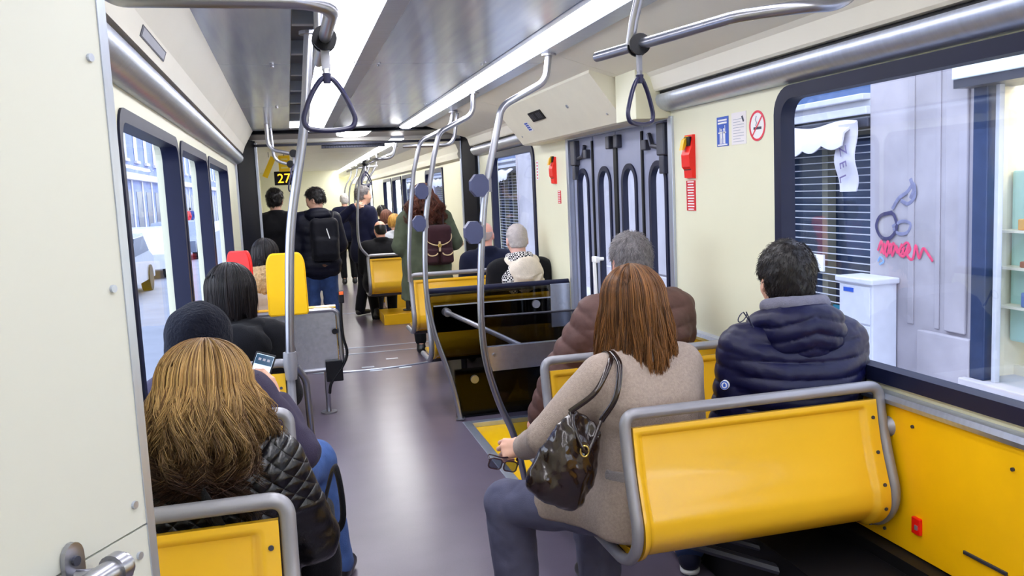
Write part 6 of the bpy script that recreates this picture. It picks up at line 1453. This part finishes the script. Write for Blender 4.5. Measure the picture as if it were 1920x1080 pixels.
p.mesh('parka_hood', [('ell', J['neck'] + np.array([0, -.09, -.06]), (.14, .06, .10), None, 0), folds(.008, 24, 1)], PK, .011)
p.hair_long(hair_mat('dark_auburn_hair', (48, 24, 20), (132, 74, 54)), drop=.30, n=2600, rx=.112, ry=.122, rz=.118, flare=1.0, taper=0.12, wave=.030, wl=.12, open_=55, r=.0024, seed=41, jit=.04, back=.03)
bp_ = p.R @ (J['chest'] + np.array([.10, -.235, -.16])) + p.b
t = thing('backpack', 'maroon backpack with cream piping and two front pockets on the green parka', 'backpack', tuple(bp_)); MAR = cloth('maroon_canvas', (58, 34, 40), .7); CRM = cloth('cream_piping', (214, 190, 150), .7)
V, Fq = surf([('rbox', bp_, (.145, .08, .20), None, .06, 0), folds(.003, 24, 1)], .010); link('bag_body', V, Fq, MAR, t, True)
for sg in (-1, 1):
    V, Fq = surf([('rbox', bp_ + np.array([sg * .075, -.085, -.105]), (.062, .035, .075), None, .025, 0)], .008); pk = link('front_pocket', V, Fq, MAR, t, True)
    MB().tube([bp_ + np.array([sg * .075 + .05 * math.sin(a), -.122, -.07 - .03 * math.cos(a)]) for a in np.linspace(-1.5, 1.5, 10)], .006, 6).build('piping', CRM, pk)
V, Fq = surf([('rbox', bp_ + np.array([0, -.045, .10]), (.135, .055, .10), rotx(.15), .045, 0), folds(.003, 24, 1)], .009); fl = link('flap', V, Fq, MAR, t, True)
MB().tube([bp_ + np.array([.128 * math.sin(a), -.100 + .02 * abs(math.sin(a)), .085 - .085 * math.cos(a)]) for a in np.linspace(-1.9, 1.9, 20)], .006, 6).build('piping', CRM, fl)
MB().box(bp_ + np.array([0, -.115, -.01]), (.022, .012, .10), None, .004).build('clasp_strap', CRM, fl); MB().box(bp_ + np.array([0, -.122, .0]), (.034, .008, .034), None, .004).build('buckle', MATS['brass_buckle'], fl)
for sg in (-1, 1): MB().tube(spline([bp_ + np.array([sg * .07, .03, .19]), bp_ + np.array([sg * .09, .11, .31]), bp_ + np.array([sg * .11, .22, .28])], 6), .018, 8, flat=.4).build('shoulder_strap', MAR, t, True, 60)

# --- seated group beyond the gangway
q = W(716, 415, Y=11.25); p = Person('balding person in a black coat on the bench beyond the gangway', (q[0] - .02, 11.25, .44), H=1.0, lean=.10, head=(6, 8, 0), wide=1.25, h=.014, sk=SKIN2, fat=.03)
lap(p); p.leg('L', ankle=(-.10, .30, -.42)); p.leg('R', ankle=(.12, .34, -.42)); p.body(.012); p.mesh('coat', p.torso(.042, .07) + p.arms(.036) + [('cap', p.J['pel'] + np.array([-.10, 0, -.02]), p.J['pel'] + np.array([.10, 0, -.02]), .16, .16, .06), folds(.006, 20, 2)] + collar(p, .075, .045, .018), BLKC); p.mesh('trousers', p.legs(.024, .05, .98), BLKT); p.shoes(SHOEB)
p.mesh('hair', p.cap_prims(.006, -.07, .02, .003) + [('cut', p.J['head'] + np.array([0, 0, .055]), (0, 0.3, 1), .02)], DARKHAIR, .010)
def sitter(label, px, py, y, hm, coatm, long=0, seed=1, H=.97):
    q = W(px, py, Y=y); p = Person(label, (q[0], y, max(.40, q[2] - .89 * H)), H=H, lean=.06, head=(seed * 17 % 30 - 15, 4, 0), h=.016); lap(p); p.leg('L'); p.leg('R'); p.body(.015)
    p.mesh('jacket', p.torso(.036, .07) + p.arms(.032) + collar(p, .07, .03, .014) + [folds(.006, 20, seed)], coatm); p.mesh('trousers', p.legs(.024, .05, .98), BLKT); p.shoes(SHOEB)
    if long: p.hair_long(hm, drop=long, n=700, rx=.10, ry=.112, rz=.114, flare=.03, taper=.12, wave=.006, wl=.1, open_=55, r=.0035, seed=seed, jit=.015)
    else: p.hair_short(hm, n=900, L=.02, t=.014, back=-.07, front=.055, r=.0022, seed=seed)
    bx = MB().span((p.b[0] - .2, y - .22, 0), (p.b[0] + .2, y + .2, p.b[2] - .01), .02); return p, bx
for a in (('person with short blonde hair and a pale jacket behind the balding one', 740, 402, 12.5, hair_mat('blonde_hair', (170, 120, 50), (232, 190, 104)), cloth('pale_grey_jacket', (186, 190, 200), .85), .06, 3), ('person with brown hair seated behind the blonde one', 725, 394, 13.5, hair_mat('brown_hair', (80, 46, 38), (140, 92, 76)), NAVC, .10, 4), ('person with black hair seated farthest among the group past the blonde one', 716, 385, 14.5, DARKHAIR, BLKC, 0, 5)):
    p, bx = sitter(*a[:6], long=a[6], seed=a[7]); k = bx.build('seat_block', SEATY); tag(k, 'yellow seat under the ' + a[0].split(' seated')[0].split(' and')[0].replace('person', 'passenger'), 'seat', 'far yellow seats')
q = W(645, 364, Y=16.5); p = Person('pale haired person standing far down the tram by the end wall', (q[0], 16.5, 0), sit=False, H=q[2] / 1.755, h=.016, sk=SKIN)
p.arm('L', p.J['pel'] + np.array([-.2, .1, 0])); p.arm('R', p.J['pel'] + np.array([.2, .1, 0])); p.leg('L'); p.leg('R'); p.body(.015); p.mesh('jacket', p.torso(.034, .07) + p.arms(.03), NAVC); p.mesh('trousers', p.legs(.024), BLKT); p.shoes(SHOEB); p.hair_short(hair_mat('white_hair', (190, 184, 180), (224, 220, 218)), n=700, L=.014, t=.008, r=.0022, seed=8)
print('all people', _t.time() - T0)
# --- pedestrians across the street, far left
for k, (x, y, cm, lab) in enumerate(((-7.0, W(352, 420, X=-7.0)[1], cloth('red_jacket', (200, 60, 70)), 'pedestrian in red on the far pavement, seen through the second left window'), (-7.1, W(359, 420, X=-7.1)[1], cloth('blue_jacket', (60, 70, 130)), 'pedestrian in blue beside the one in red on the far pavement'))):
    p = Person(lab, (x, y, -.30), sit=False, h=.03); p.arm('L', p.J['pel'] + np.array([-.2, .1, 0])); p.arm('R', p.J['pel'] + np.array([.2, .1, 0])); p.leg('L'); p.leg('R'); p.body(.025); p.mesh('jacket', p.torso(.04) + p.arms(.03), cm); p.mesh('trousers', p.legs(.024), BLKT); p.mesh('hair', p.cap_prims(.012, noise=0), DARKHAIR, .02)
